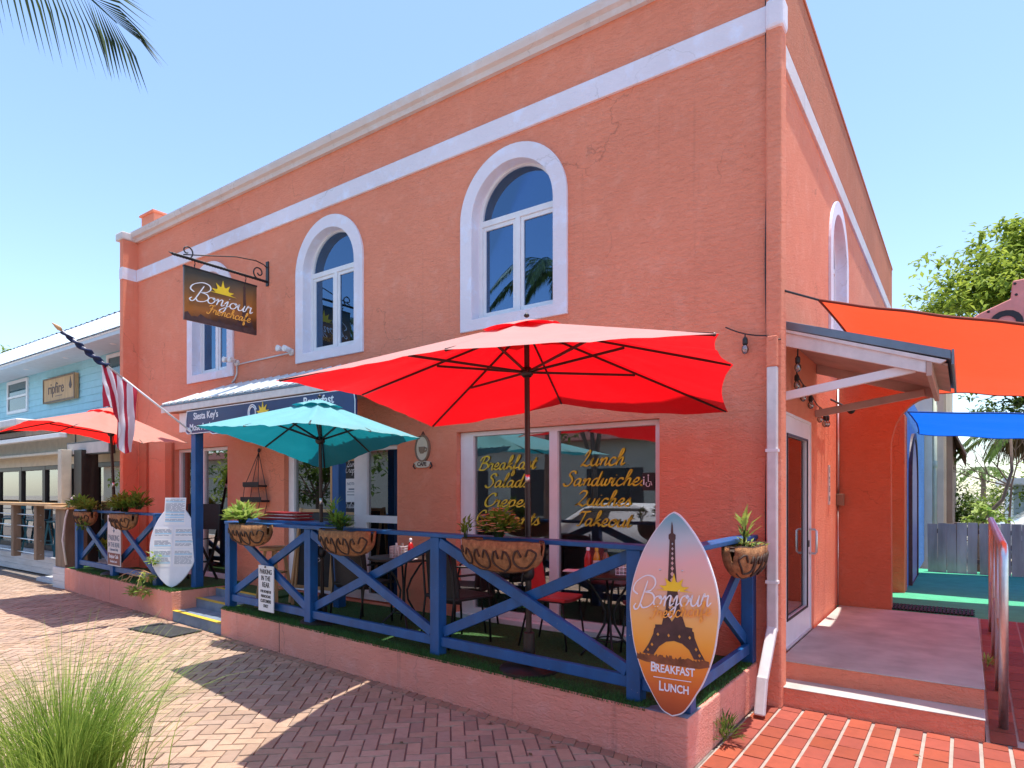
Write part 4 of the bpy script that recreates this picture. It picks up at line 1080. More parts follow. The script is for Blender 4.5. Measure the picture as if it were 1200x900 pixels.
sunset = print_mat('sunset_print', [(.0, (.28, .03, .006)), (.13, (.60, .10, .010)), (.24, (.82, .22, .012)), (.36, (.92, .38, .03)), (.48, (.92, .48, .13)), (.62, (.86, .50, .36)), (.75, (.82, .50, .48)), (.86, (.50, .58, .64)), (.97, (.18, .42, .52))], .05)
SBN = Vector((.13, -.985, .15)).normalized(); SBU = Vector((0, 0, 1)).cross(SBN).normalized() * 1.0
SB1 = thing('surfboard_sign', 'surfboard sign printed with an iron tower at sunset on the terrace corner', 'sign', (-.165, -1.685, .345))
u_ = Vector((.985, .10, 0)); v_ = Vector((-.012, .028, 1))
def F1(off): 
    m = frame_mat((0, 0, 0), u_, v_); return m @ Matrix.Translation((0, 0, off))
HB, WB = 1.30, .575
plate(surf_pts(WB, HB), [], .028).xf(F1(0)).build('board', 'board', SB1, bevel=.008)
pr_ = plate([(x * .975, z * .985 + .01) for x, z in surf_pts(WB, HB)], [], .003).xf(F1(.028)); pr_.build('print', sunset, SB1)
c2 = 1.29 / 840
def q(px, py): return ((px - 222) * c2, (862 - py) * c2)
tower = [q(215, 58), q(219, 75), q(221, 105), q(231, 112), q(231, 128), q(228, 135), q(231, 230), q(238, 330), q(252, 420), q(275, 488), q(302, 490), q(302, 503), q(308, 506), q(312, 530), q(330, 575), q(352, 612),
         q(310, 616), q(290, 580), q(262, 558), q(228, 550), q(195, 557), q(165, 580), q(142, 616), q(95, 614), q(120, 575), q(140, 530), q(144, 506), q(148, 503), q(148, 490), q(176, 488), q(192, 420), q(200, 330), q(203, 230), q(206, 135), q(202, 128), q(202, 112), q(211, 105), q(213, 75)]
hs = []
for yy, hw in ((150, 4), (170, 5), (190, 5), (210, 6), (230, 6), (252, 7), (275, 8), (300, 9), (385, 13), (412, 16), (442, 20)): hs.append([q(218 - hw, yy), q(218, yy + hw * 1.5), q(218 + hw, yy), q(218, yy - hw * 1.5)])
for cx, cy in ((160, 530), (135, 575), (118, 598), (292, 530), (318, 575), (332, 598), (205, 530), (250, 530)): hs.append([q(cx - 6, cy), q(cx, cy + 8), q(cx + 6, cy), q(cx, cy - 8)])
plate(tower, hs, .003).xf(F1(.0311)).build('tower_print', 'brownink', SB1)
sk = [q(70, 640)]
for i in range(24): sk += [q(70 + i * 12.6, 618 + rng.uniform(-9, 8)), q(70 + (i + .8) * 12.6, 618 + rng.uniform(-9, 8))]
plate(sk + [q(372, 640), q(330, 652), q(110, 650)], [], .002).xf(F1(.0312)).build('skyline_print', mat('skyline_print', (.22, .07, .025), .5, .5, 12), SB1)
plate([(x + q(226, 345)[0], z + q(226, 345)[1]) for x, z in sun_pts(.062, 5, .7)], [], .003).xf(F1(.035)).build('sun_print', 'sun', SB1)
script_mb('@onjour', .072, .15, .22, .003, thin=.55, width=.505).xf(Matrix.Rotation(R(5), 4, 'Z')).xf(Matrix.Translation((*q(216, 408), 0))).xf(F1(.037)).build('name_lettering', 'whiteink', SB1)
script_mb('Frenchcafe', .043, .20, .22, .003, thin=.5, width=.40).xf(Matrix.Rotation(R(8), 4, 'Z')).xf(Matrix.Translation((*q(252, 448), 0))).xf(F1(.040)).build('subtitle_lettering', 'orangeink', SB1)
bw = text_mb('B', .085, .003, bold=.0015, xs=.8).xf(Matrix.Translation((*q(142, 668), 0))).join(text_mb('REAKFAST', .070, .003, bold=.0015, xs=.78).xf(Matrix.Translation((*q(232, 671), 0))))
bw.join(text_mb('L', .085, .003, bold=.0015, xs=.8).xf(Matrix.Translation((*q(176, 743), 0)))).join(text_mb('UNCH', .070, .003, bold=.0015, xs=.78).xf(Matrix.Translation((*q(240, 746), 0))))
bw.join(plate(rect(*q(143, 709), *q(300, 706)), [], .003))
bw.xf(F1(.0345)).build('menu_lettering', 'whiteink', SB1)
MB().ball((.07, -.03, .93), .008, 8, 6).ball((-.07, -.05, .93), .008, 8, 6).build('screws', 'steel', SB1)

SB2 = thing('surfboard_sign', 'white surfboard menu with printed price sheets beside the entry steps', 'sign', (-7.90, -.95, .405))
u2 = Vector((.80, .60, 0)).normalized(); v2 = Vector((-.05, .09, 1))
def F2(off): return frame_mat((0, 0, 0), u2, v2) @ Matrix.Translation((0, 0, off))
plate(surf_pts(.68, 1.20, k=.56), [], .03).xf(F2(0)).build('board', 'board', SB2, bevel=.01)
def sheet(x0, z0, x1, z1, off, name, blue=False):
    s = plate(rect(x0, z0, x1, z1), [], .002).xf(F2(off)).build(name, 'paper', SB2)
    li = MB(); bl = MB(); z = z1 - .03; r2 = random.Random(int(x0 * 1000 + z1 * 77))
    while z > z0 + .03:
        if r2.random() < .16:
            bl.join(plate(rect(x0 + .015, z - .012, x1 - .015, z + .006), [], .001)); z -= .03; continue
        xx = x0 + .015
        while xx < x1 - .05:
            e = min(x1 - .015, xx + r2.uniform(.03, .10)); li.join(plate(rect(xx, z - .003, e, z + .002), [], .001)); xx = e + .012
        z -= .0135
    if li.v: li.xf(F2(off + .0022)).build('print_lines', 'ink', s)
    if bl.v: bl.xf(F2(off + .0022)).build('heading_bars', 'inkblue', s)
sheet(-.15, .90, .15, 1.29, .0305, 'menu_sheet')
for x0, x1 in ((-.285, -.02), (.01, .285)):
    for z0, z1 in ((.30, .55), (.565, .70), (.715, .86)): sheet(x0, z0, x1, z1, .0305, 'menu_sheet')

# ================================================================== PARKING SIGNS ON THE RAILINGS
def pk(name, label, x0, x1, z0, z1, off, tall):
    t = thing(name, label, 'sign', ((x0 + x1) / 2, yd((x0 + x1) / 2, off), (z0 + z1) / 2), RZ)
    W, H = x1 - x0, z1 - z0
    plate(rect(-W/2, -H/2, W/2, H/2), [], .012).xf(FX()).build('panel', 'dullwhite' if tall else 'paper', t, bevel=.003)
    ln = MB()
    def put(s, z, sz, xs=.8): ln.join(text_mb(s, sz, .002, bold=.0012, xs=xs).xf(FX(0, -.0125, z)))
    if not tall:
        for s, z, sz in (('PARKING', .19, .078), ('IN THE', .115, .078), ('REAR', .04, .082), ('FOR BONJOUR', -.035, .042), ('FRENCHCAFE', -.09, .042), ('CUSTOMERS', -.145, .05), ('ONLY', -.20, .05)): put(s, z, sz)
        ln.build('lettering', 'inkblack', t)
        MB().lathe([(.012, 0), (.012, -.006)], (0, -.018, H/2 - .015), 10, 'Y').build('screw', 'darkmetal', t)
    else:
        put('PARKING', .04, .13, .85); put('IN THE REAR', -.07, .105, .78); put('Customers Only', -.145, .06, .85)
        ln.join(plate([(-.01, .13), (.01, .13), (.05, .17), (.012, .17), (.006, .30), (0, .33), (-.006, .30), (-.012, .17), (-.05, .17)], [], .002).xf(FX(0, -.0125, 0)))
        ln.build('lettering', 'ink', t)
        p2 = plate(rect(-W/2 + .02, -H/2 + .02, W/2 - .02, -.20), [], .003).xf(FX(0, -.0125, 0)).build('lower_panel', mat('maroon_panel', (.20, .035, .03), .5), t)
        text_mb('Bonjour Cafe', .085, .002, bold=.001, xs=.85).xf(FX(0, -.016, -.255)).join(text_mb('Breakfast Lunch', .055, .002, xs=.85).xf(FX(0, -.016, -.335))).build('lettering', 'whiteink', p2)
pk('parking_sign', 'low white parking sign with bold black words on the railing under the lime plant', -5.33, -5.005, .405, .93, .045, False)
pk('parking_sign', 'taller grey parking sign with a maroon lower panel on the left railing', -10.08, -9.53, .585, 1.40, .06, True)
# ================================================================== HANGING SIGN
HS = thing('hanging_sign', 'brown hanging sign with script lettering and a sun on a black scroll bracket', 'sign', (-7.02, -.72, 4.04))
Wd, Hd = 1.054, .695
hp = print_mat('dusk_print', [(.0, (.06, .022, .012)), (.14, (.10, .035, .012)), (.30, (.36, .12, .02)), (.55, (.30, .12, .03)), (.80, (.13, .08, .04)), (1.0, (.045, .055, .045))], .07, diag=-.22, H=.70)
plate(rect(-Wd/2, 0, Wd/2, Hd), [], .03).xf(FS(-.015, 0, 0)).build('panel', hp, HS, bevel=.003)
MB().box((-.02, -Wd/2 - .004, Hd), (.02, Wd/2 + .004, Hd + .022)).build('top_edge', 'black', HS)
def wp(px, py): return ((px - 435) / 640 * Wd, (845 - py - (px - 115) * .235 * 1) / 465 * Hd * 0 + 0)
script_mb('@onjour', .092, .15, .22, .003, thin=.55, width=.93).xf(FS(.0165, .0, .29)).build('name_lettering', 'whiteink', HS)
script_mb('Frenchcafe', .062, .19, .22, .003, thin=.55, width=.66).xf(FS(.020, .10, .155)).build('subtitle_lettering', 'orangeink', HS)
plate([(x, z + .455) for x, z in sun_pts(.105, 5, .7)], [], .003).xf(FS(.016, .01, 0)).build('sun_print', 'sun', HS)
plate([((x - .0) * .85 + .34, (z - .35) * .80 - .02) for x, z in tower], [], .002).xf(FS(.0155, 0, .02)).build('tower_print', 'brownink', HS)
sk = [(-Wd/2 + .003, .004)] + [(-Wd/2 + .003 + i * .0437, .09 + rng.uniform(-.03, .035) - i * .001) for i in range(25)] + [(Wd/2 - .003, .004)]
plate(sk, [], .002).xf(FS(.0153, 0, 0)).build('skyline_print', 'brownink', HS)
BR = thing('sign_bracket', 'black wrought iron scroll bracket holding the hanging sign', 'bracket', (-7.02, 0, 4.86))
MB().box((-.03, -.02, -.06), (.03, -.001, .30)).build('wall_plate', 'black', BR, bevel=.004)
tw = MB(); pts = [(0, -.02 - 1.37 * i / 60, .0) for i in range(61)]
for k in range(4):
    tw.tube([(.013 * math.cos(i * .9 + k * 1.57), p[1], .013 * math.sin(i * .9 + k * 1.57)) for i, p in enumerate(pts)], .008, 5)
tw.tube([(0, -1.38, 0), (0, -1.44, .01)], [.018, .004], 6)
tw.build('twisted_arm', 'black', BR, smooth=True)
def spiral(cy, cz, r0, r1, a0, a1, n=26): return [(0, cy + (r0 + (r1 - r0) * i / n) * math.cos(R(a0 + (a1 - a0) * i / n)), cz + (r0 + (r1 - r0) * i / n) * math.sin(R(a0 + (a1 - a0) * i / n))) for i in range(n + 1)]
sc_ = MB().tube(spiral(-1.20, .09, .095, .02, -110, 300), .009, 6).tube(spiral(-.15, .10, .10, .02, -90, -520), .010, 6)
sc_.tube([(0, -.01, .20), (0, -.07, .24), (0, -.20, .26), (0, -.5, .225), (0, -.9, .12), (0, -1.25, .03)], .008, 6)
sc_.build('scrolls', 'black', BR, smooth=True)
hk = MB()
for yy in (-1.10, -.36): hk.tube([(0, yy, -.02), (.012, yy, -.05), (0, yy, -.08), (-.012, yy, -.06)], .006, 5).tube([(0, yy, -.07), (0, yy, -.115)], .006, 5)
hk.build('hooks', 'black', BR)

# ================================================================== FLAG
FL = thing('flag', 'red and white striped flag hanging from an angled pole on the left blue post', 'flag', (-7.69, -.76, 2.62))
tip = Vector((.02, -1.73, 1.19)); dirp = tip.normalized()
MB().tube([(0, .0, 0), tip * .55], .014, 8).build('pole', 'white', FL, smooth=True)
MB().tube([tip * .55, tip * .96], .013, 8).build('upper_pole', 'dullwhite', FL, smooth=True)
MB().lathe([(.014, 0), (.028, .03), (.022, .07), (.012, .10), (.004, .13)], (0, 0, 0), 10).xf(Matrix.Translation(tip * .95) @ dirp.to_track_quat('Z', 'Y').to_matrix().to_4x4()).build('finial', 'palewood', FL, smooth=True)
MB().tube([(.0, .08, -.06), (0, .03, -.02), dirp * .10], .022, 8).build('bracket', 'white', FL, smooth=True)
can_ = MB()
def fcan(u, v):
    a = u * 6.283; s = .66 + .29 * v
    r = .030 + .016 * math.sin(a * 2 + v * 30) + .012 * noise.noise(Vector((math.cos(a), math.sin(a), v * 9)))
    r *= 1.15 - .5 * v
    e1 = Vector((1, 0, 0)); e2 = dirp.cross(e1).normalized()
    return tip * s + (e1 * math.cos(a) + e2 * math.sin(a)) * r - Vector((0, 0, .012))
can_.grid(fcan, 24, 50).build('wrapped_canton', 'navycloth', FL, smooth=True)
stm, nt, ns, lk, p = nodes_of('flag_stripes')
uvn = N(nt, 'ShaderNodeUVMap'); uvn.uv_map = 'UVMap'
sep = N(nt, 'ShaderNodeSeparateXYZ'); lk.new(uvn.outputs[0], sep.inputs[0])
mu = N(nt, 'ShaderNodeMath', operation='MULTIPLY'); mu.inputs[1].default_value = 3.6; lk.new(sep.outputs['X'], mu.inputs[0])
fr_ = N(nt, 'ShaderNodeMath', operation='FRACT'); lk.new(mu.outputs[0], fr_.inputs[0])
gt = N(nt, 'ShaderNodeMath', operation='GREATER_THAN'); gt.inputs[1].default_value = .5; lk.new(fr_.outputs[0], gt.inputs[0])
fc = mixc(nt, (.50, .025, .06), (.78, .76, .80), gt.outputs[0])
lk.new(fc, p.inputs['Base Color']); p.inputs['Roughness'].default_value = .75
tr_ = N(nt, 'ShaderNodeBsdfTranslucent'); lk.new(fc, tr_.inputs['Color'])
msx = N(nt, 'ShaderNodeMixShader'); msx.inputs[0].default_value = .4
lk.new(p.outputs[0], msx.inputs[1]); lk.new(tr_.outputs[0], msx.inputs[2]); lk.new(msx.outputs[0], ns['Material Output'].inputs['Surface'])
fm = MB(); NU, NV = 44, 30
def ff(u, v):
    s = .44 + .27 * u                                     # place along the pole
    top = tip * s
    # the cloth gathers as it falls: both edges swing to a point under the gathered part
    tgt = tip * .58 + Vector((.05, -.03, 0))
    k = v ** .8 * (.40 + .12 * math.sin(u * 3))
    x = top.x + (tgt.x - top.x) * k; y = top.y + (tgt.y - top.y) * k
    drop = (.84 - .22 * u + .14 * math.sin(u * 6)) * v
    fold = .075 * v ** .6 * (1 - .35 * v)
    ph = u * 20 + v * 3.5
    y += .03 * math.sin(ph * .5) * v
    x += fold * math.sin(ph) + .03 * noise.noise(Vector((u * 4, v * 4, 3)))
    return Vector((x, y, top.z - .012 - drop + (tgt.z - top.z) * k * .25))
fm.grid(ff, NU, NV)
fo = fm.build('striped_cloth', stm, FL, smooth=True)
uvl = fo.data.uv_layers.new(name='UVMap')
for pl in fo.data.polygons:
    for li in pl.loop_indices:
        vi = fo.data.loops[li].vertex_index; i, j = vi % (NU + 1), vi // (NU + 1)
        uvl.data[li].uv = (i / NU + .25 * j / NV, j / NV)

# ================================================================== SMALL THINGS ON THE FACADE
def flood(name, label, x, z, s=1):
    t = thing(name, label, 'light', (x, 0, z), 0, 'flood lights over the porch canopy')
    MB().lathe([(.05, 0), (.05, -.03), (.03, -.045)], (0, 0, 0), 14, 'Y').build('junction_box', 'dullwhite', t, smooth=True, autos=True)
    for k, (dx, dz) in enumerate(((-.09, .04), (.06, .02))):
        MB().tube([(0, -.04, 0), (dx * .5, -.08, dz * .4)], .012, 6).lathe([(.022, 0), (.03, -.05), (.045, -.10), (.046, -.115), (.02, -.118)], (dx, -.07, dz), 12, 'Y').build('lamp_head', 'white', t, smooth=True)
    return t
flood('flood_light', 'white double flood light beside the leftmost arched window', -7.80, 3.76)
flood('flood_light', 'white double flood light left of the middle arched window sill', -6.44, 3.755)
cd = MB().tube([(-7.78, -.014, 3.735), (-6.45, -.014, 3.75)], .012, 8).tube([(-7.80, -.014, 3.74), (-7.80, -.016, 3.60), (-7.84, -.02, 3.52), (-7.92, -.02, 3.47)], .013, 8)
tag(cd.build('conduit', 'dullwhite', smooth=True), 'painted conduit running between the two flood lights above the canopy', 'conduit')
PQ = thing('cafe_plaque', 'oval cream cafe plaque with a brown coffee cup on the wall', 'plaque', (-3.91, 0, 2.24))
def ell(a, b, n=32, cz=0): return [(a * math.cos(2*math.pi*i/n), cz + b * math.sin(2*math.pi*i/n)) for i in range(n)]
plate(ell(.10, .145, cz=.05), [], .025).xf(FX()).build('plate', 'creamwall', PQ, bevel=.005)
plate(ell(.115, .16, cz=.05), [ell(.095, .14, cz=.05)], .035).xf(FX()).build('rim', 'wood', PQ, bevel=.005)
bn = plate([(-.10, -.17), (-.13, -.12), (-.09, -.10), (.09, -.10), (.13, -.12), (.10, -.17), (.06, -.18), (-.06, -.18)], [], .03).xf(FX()); bn.build('banner', 'creamwall', PQ, bevel=.005)
text_mb('CAFE', .062, .003, bold=.002).xf(FX(0, -.031, -.138)).build('lettering', 'brownink', PQ)
cup = plate([(-.05, .07), (.045, .07), (.04, .02), (.02, -.01), (-.025, -.01), (-.045, .02)], [], .008).xf(FX(0, -.026, 0)).tube([(.04, -.032, .06), (.075, -.032, .05), (.07, -.032, .02), (.035, -.032, .01)], .007, 6)
cup.build('cup_emblem', 'wood', PQ)
MB().tube([(-.12, -.02, -.19), (-.15, -.02, -.16), (-.13, -.02, -.12)], .008, 6).tube([(.12, -.02, -.19), (.15, -.02, -.16), (.13, -.02, -.12)], .008, 6).tube([(-.02, -.01, .215), (0, -.01, .25), (.02, -.01, .215)], .006, 6).build('scrolls', 'black', PQ)
HSF = thing('hanging_shelf', 'dark two tier hanging wall shelf on ropes between the doors', 'shelf', (-7.21, 0, 2.36))
MB().tube([(0, -.02, .06), (0, -.03, 0)], .012, 6).lathe([(.03, 0), (.03, .012)], (0, -.03, .03), 10, 'Y').build('hook', 'black', HSF)
for z, hwid in ((-.50, .20), (-.72, .26)): MB().box((-hwid, -.16, z - .015), (hwid, -.02, z + .015)).box((-hwid, -.165, z), (hwid, -.155, z + .06)).build('shelf_board', 'wicker', HSF, bevel=.004)
rp_ = MB()
for sx_ in (-1, 1):
    for yy in (-.03, -.15): rp_.tube([(0, -.03, 0), (sx_ * .17, yy, -.50), (sx_ * .22, yy, -.72), (sx_ * .12, yy, -1.0)], .005, 5)
rp_.build('ropes', 'black', HSF)
# house number panel, conduit and box on the side wall
NP = thing('number_plate', 'narrow vertical number plate on the orange side wall right of the glass door', 'sign', (0, 2.95, 1.86))
plate(rect(-.05, -.24, .05, .24), [], .012).xf(FS()).build('panel', 'dullwhite', NP)
dg_ = MB()
for i, ch in enumerate('1250'): dg_.join(text_mb(ch, .10, .003, bold=.003).xf(FS(.0125, 0, .175 - i * .115)))
dg_.build('digits', 'ink', NP)
EB = thing('electric_conduit', 'grey conduit with a small brown box in the corner by the curved buttress', 'conduit', (.0, 3.50, 0))
MB().tube([(.02, .03, 1.75), (.02, .03, 3.1)], .016, 8).tube([(.02, .03, .33), (.02, .03, 1.65)], .007, 6).build('pipe', 'steel', EB, smooth=True)
MB().box((.003, -.02, 1.60), (.09, .06, 1.75)).build('box', 'wood', EB, bevel=.006)

def string(name, label, pts, bulbs, r=.006):
    t = thing(name, label, 'string lights', pts[0], 0, 'black string lights')
    o = Vector(pts[0]); P = []
    for i in range(len(pts) - 1):
        a, b = Vector(pts[i]) - o, Vector(pts[i+1]) - o
        for k in range(8): u = k / 8; P.append(a.lerp(b, u) - Vector((0, 0, .10 * (b - a).length * 4 * u * (1 - u) * .6)))
    P.append(Vector(pts[-1]) - o)
    MB().tube(P, r, 6).build('wire', 'black', t, smooth=True)
    for s in bulbs:
        c = P[min(len(P) - 1, int(s * (len(P) - 1)))]
        sk_ = MB().tube([c, c - Vector((0, 0, .03))], .006, 6).lathe([(.012, -.03), (.022, -.045), (.022, -.085), (.018, -.09)], c, 10).build('socket', 'black', t)
        MB().lathe([(.014, -.09), (.028, -.115), (.030, -.14), (.018, -.165), (.002, -.172)], c, 10).build('bulb', 'glass2', sk_, smooth=True)
string('string_light', 'black string light with one bulb crossing the front wall to the corner pier', [(-.33, -.05, 3.19), (.0, -.06, 3.07), (.125, -.07, 3.02)], [.30])
string('string_light', 'black string lights with bulbs drooping under the side canopy', [(.14, .50, 3.05), (.03, 1.0, 2.92), (.03, 1.6, 2.85), (.03, 2.3, 2.72), (.03, 2.75, 2.72)], [.05, .22, .40, .56, .74, .90, .98])
cs = thing('spotlight', 'small black spotlight on an arm under the side canopy', 'light', (.02, 3.0, 2.85))
MB().tube([(0, 0, .05), (.22, -.3, -.10)], .012, 6).build('arm', 'black', cs)
MB().tube([(.20, -.27, -.085), (.27, -.36, -.14)], [.03, .045], 10).build('head', 'black', cs, smooth=True)

# ================================================================== HANDRAIL
HR = thing('handrail', 'brushed steel handrail with rounded end posts beside the brick ramp', 'handrail')
def loop(x, y, ztop, zb): return [(x, y, zb), (x, y, ztop - .12), (x, y + .03, ztop - .05), (x, y + .10, ztop - .01), (x, y + .2, ztop)]
MB().tube([(1.585, .33, .0), (1.585, .33, 1.27), (1.585, .36, 1.33), (1.585, .42, 1.365), (1.585, .55, 1.375), (1.585, 3.1, 1.47)], .030, 14).build('top_rail', 'steel', HR, smooth=True)
for y in (1.15, 2.05, 3.0):
    MB().tube([(1.585, y, rz_(y)), (1.585, y, 1.385 + (y - .55) * .037)], .026, 12).build('post', 'steel', HR, smooth=True)
MB().tube([(1.585, .33, .55), (1.585, .40, .66), (1.585, 3.0, .80)], .018, 10).build('lower_rail', 'steel', HR, smooth=True)
MB().lathe([(.065, 0), (.065, .012), (.035, .02)], (1.585, .33, .004), 16).build('foot_flange', 'steel', HR, smooth=True, autos=True)

# ================================================================== FURNITURE ON THE TERRACE
def bistro_table(name, label, loc, r=.36, rz=0, H=.73):
    t = thing(name, label, 'table', loc, rz, 'black bistro tables')
    MB().lathe([(r - .02, H - .028), (r, H - .02), (r, H - .006), (r - .012, H)], (0, 0, 0), 36).build('table_top', 'darkmetal', t, smooth=True, autos=True)
    for k in range(4):
        a = k * 1.5708 + .6; c, s = math.cos(a), math.sin(a)
        prof = [(.24, H - .03), (.17, H - .10), (.08, H - .24), (.035, H - .36), (.045, H - .46), (.12, H - .60), (.22, .04), (.25, 0)]
        MB().tube([(rr * c, rr * s, z) for rr, z in prof], .011, 8).build('leg', 'black', t, smooth=True)
    rg = MB().tube([(.11 * math.cos(i * .35), .11 * math.sin(i * .35), H - .59) for i in range(19)], .007, 6)
    rg.build('ring', 'black', t, smooth=True)
    return t
bistro_table('bistro_table', 'round black bistro table holding sauce bottles beside the sunset surfboard', (-1.18, -.56, .345), .37)
bistro_table('bistro_table', 'round black bistro table with a white caddy near the railing middle', (-3.58, -.66, .345), .38, .3)

def chair(name, label, loc, rz, kind='black', group='terrace chairs'):
    """front faces -y at rz = 0"""
    t = thing(name, label, 'chair', loc, rz, group)
    m = 'wicker' if kind == 'black' else 'redvinyl'
    if kind == 'black':
        def bk(u, v):
            s = 2 * u - 1
            return (s * .235 * (1 - .06 * v), .22 + .05 * v - .06 * s * s + 0, .40 + .50 * v - .03 * s * s * v)
        MB().grid(bk, 14, 14).build('backrest', m, t, smooth=True, solid=.022)
        MB().grid(lambda u, v: ((2*u-1) * .235, -.24 + .46 * v, .44 - .012 * math.sin(math.pi * u) * math.sin(math.pi * v)), 10, 10).build('seat', m, t, smooth=True, solid=.03)
        for s in (-1, 1):
            MB().tube([(s * .22, -.22, 0), (s * .22, -.20, .43), (s * .24, -.16, .63), (s * .25, -.05, .66), (s * .24, .18, .66)], .011, 8).build('arm_frame', 'black', t, smooth=True)
            MB().tube([(s * .22, .28, 0), (s * .225, .22, .43), (s * .225, .24, .66), (s * .20, .27, .90)], .011, 8).build('leg', 'black', t, smooth=True)
    else:
        MB().grid(lambda u, v: ((2*u-1) * .17, .20 + .07 * v + .03 * (2*u-1) ** 2 * -1, .47 + .40 * v), 8, 8).build('backrest', m, t, smooth=True, solid=.014, bevel=.004)
        MB().grid(lambda u, v: ((2*u-1) * .20 * (1 - .1 * v), -.20 + .40 * v, .45 - .015 * math.sin(math.pi * u) - .02 * max(0, .15 - v)), 8, 8).build('seat', m, t, smooth=True, solid=.03, bevel=.006)
        for s in (-1, 1):
            MB().tube([(s * .20, -.22, 0), (s * .18, -.17, .44)], .010, 8).build('leg', 'black', t, smooth=True)
            MB().tube([(s * .20, .27, 0), (s * .18, .17, .44), (s * .172, .20, .55), (s * .165, .28, .90)], .010, 8).build('leg', 'black', t, smooth=True)
        MB().tube([(-.19, -.18, .43), (-.19, .18, .43), (.19, .18, .43), (.19, -.18, .43), (-.19, -.18, .43)], .008, 6).build('seat_frame', 'black', t)
    return t
chair('wicker_chair', 'black wicker chair behind the railing left of the red umbrella pole', (-2.60, -.92, .345), R(168))
chair('wicker_chair', 'black wicker chair behind the planter in the middle of the railing', (-4.02, -.84, .345), R(184))
chair('wicker_chair', 'black wicker chair by the wall left of the big shop window', (-2.95, -.36, .345), R(-70))
chair('metal_chair', 'red seated metal chair in profile left of the right bistro table', (-1.78, -.50, .345), R(95), 'red')
chair('metal_chair', 'red seated metal chair against the wall behind the right bistro table', (-.86, -.34, .345), R(-35), 'red')
# wire chair loop seen over the red seat
STL = thing('bar_stool', 'tall pale wooden stool behind the lime planter', 'stool', (-5.72, -.78, .345), .3)
MB().lathe([(.17, .70), (.185, .71), (.185, .735), (.17, .745)], (0, 0, 0), 24).build('seat', 'palewood', STL, smooth=True, autos=True)
for k in range(4):
    a = k * 1.5708 + .785; c, s = math.cos(a), math.sin(a)
    MB().beam((.11 * c, .11 * s, .70), (.22 * c, .22 * s, 0), .038, .038, up=(c, s, 0)).build('leg', 'palewood', STL, bevel=.004)
for z, r in ((.22, .19), (.42, .16)):
    for k in range(4):
        a, b = k * 1.5708 + .785, (k + 1) * 1.5708 + .785
        MB().tube([(r * math.cos(a), r * math.sin(a), z), (r * math.cos(b), r * math.sin(b), z)], .011, 8).build('rung', 'palewood', STL, smooth=True)
EA = thing('chalkboard_sign', 'wood framed chalkboard easel with a white notice by the entrance', 'sign', (-5.42, -.42, .345), R(8))
MB().beam((-.36, -.05, 0), (-.27, .06, 1.22), .035, .03, up=(0, 1, 0)).build('leg', 'palewood', EA); MB().beam((.36, -.05, 0), (.27, .06, 1.22), .035, .03, up=(0, 1, 0)).build('leg', 'palewood', EA)
MB().beam((-.29, .25, 0), (-.26, .08, 1.2), .03, .03, up=(0, 1, 0)).build('rear_leg', 'palewood', EA); MB().beam((.29, .25, 0), (.26, .08, 1.2), .03, .03, up=(0, 1, 0)).build('rear_leg', 'palewood', EA)
EM = frame_mat((0, .0, .22), (1, 0, 0), (0, .09, 1))
plate(rect(-.28, 0, .28, .95), [], .012).xf(EM).build('chalkboard', 'chalk', EA)
plate(rect(-.31, -.03, .31, .99), [rect(-.275, .01, .275, .95)], .03).xf(EM).build('frame', 'palewood', EA, bevel=.003)
ck = MB()
for i, (wd_, w_) in enumerate((('Crepes', .34), ('Salads', .30), ('Lunch', .28))): ck.join(script_mb(wd_, .05, .12, .2, .001, width=w_).xf(Matrix.Translation((0, .72 - i * .20, .013))).xf(EM))
ck.build('chalk_writing', 'whiteink', EA)
C2 = thing('chalkboard_sign', 'wall chalkboard with a white paper notice beside the entrance door', 'sign', (-5.37, .10, 1.83))
plate(rect(-.31, -.33, .33, .36), [], .015).xf(FX()).build('chalkboard', 'chalk', C2)
plate(rect(-.34, -.36, .36, .39), [rect(-.305, -.325, .325, .355)], .025).xf(FX()).build('frame', 'palewood', C2, bevel=.003)
pn = plate(rect(-.03, -.19, .23, .12), [], .003).xf(FX(0, -.016, 0)).build('notice', 'paper', C2)
text_mb('NOTICE', .055, .001).xf(FX(.10, -.0195, .05)).join(plate(rect(-.0, -.06, .20, -.05), [], .001).xf(FX(0, -.0195, 0))).join(plate(rect(.0, -.10, .20, -.09), [], .001).xf(FX(0, -.0195, 0))).join(plate(rect(.03, -.03, .17, -.01), [], .001).xf(FX(0, -.0195, 0))).build('print', 'ink', pn)
sc2 = MB()
for i in range(3): sc2.join(script_mb(('Lunch', 'Crepes', 'Salads')[i], .045, .13, .2, .001, width=.26).xf(FX(.12 - i * .02, -.017, .28 - i * .0 if i == 0 else (.20 if i == 1 else -.27))))
sc2.build('chalk_writing', 'whiteink', C2)
DC = thing('folding_chair', 'tall black folding chair with crossed legs beside the left sliding door', 'chair', (-8.35, -.40, .405), R(25))
for s in (-1, 1):
    MB().beam((s * .27, -.22, 0), (s * .27, .22, .66), .03, .025).build('leg', 'black', DC); MB().beam((s * .25, .22, 0), (s * .25, -.22, .66), .03, .025).build('leg', 'black', DC)
    MB().beam((s * .27, .22, .60), (s * .27, .26, 1.18), .03, .025, up=(0, 1, 0)).build('back_post', 'black', DC)
MB().grid(lambda u, v: ((2*u-1) * .27, -.22 + .44 * v, .66 - .03 * math.sin(math.pi * u)), 8, 4).build('seat', 'wicker', DC, solid=.01)
MB().grid(lambda u, v: ((2*u-1) * .28, .245 + .03 * v + .02 * math.sin(math.pi * u), .78 + .40 * v), 8, 4).build('backrest', 'wicker', DC, solid=.012)
MB().beam((-.27, -.0, .30), (.27, .0, .30), .025, .025).build('stretcher', 'black', DC)
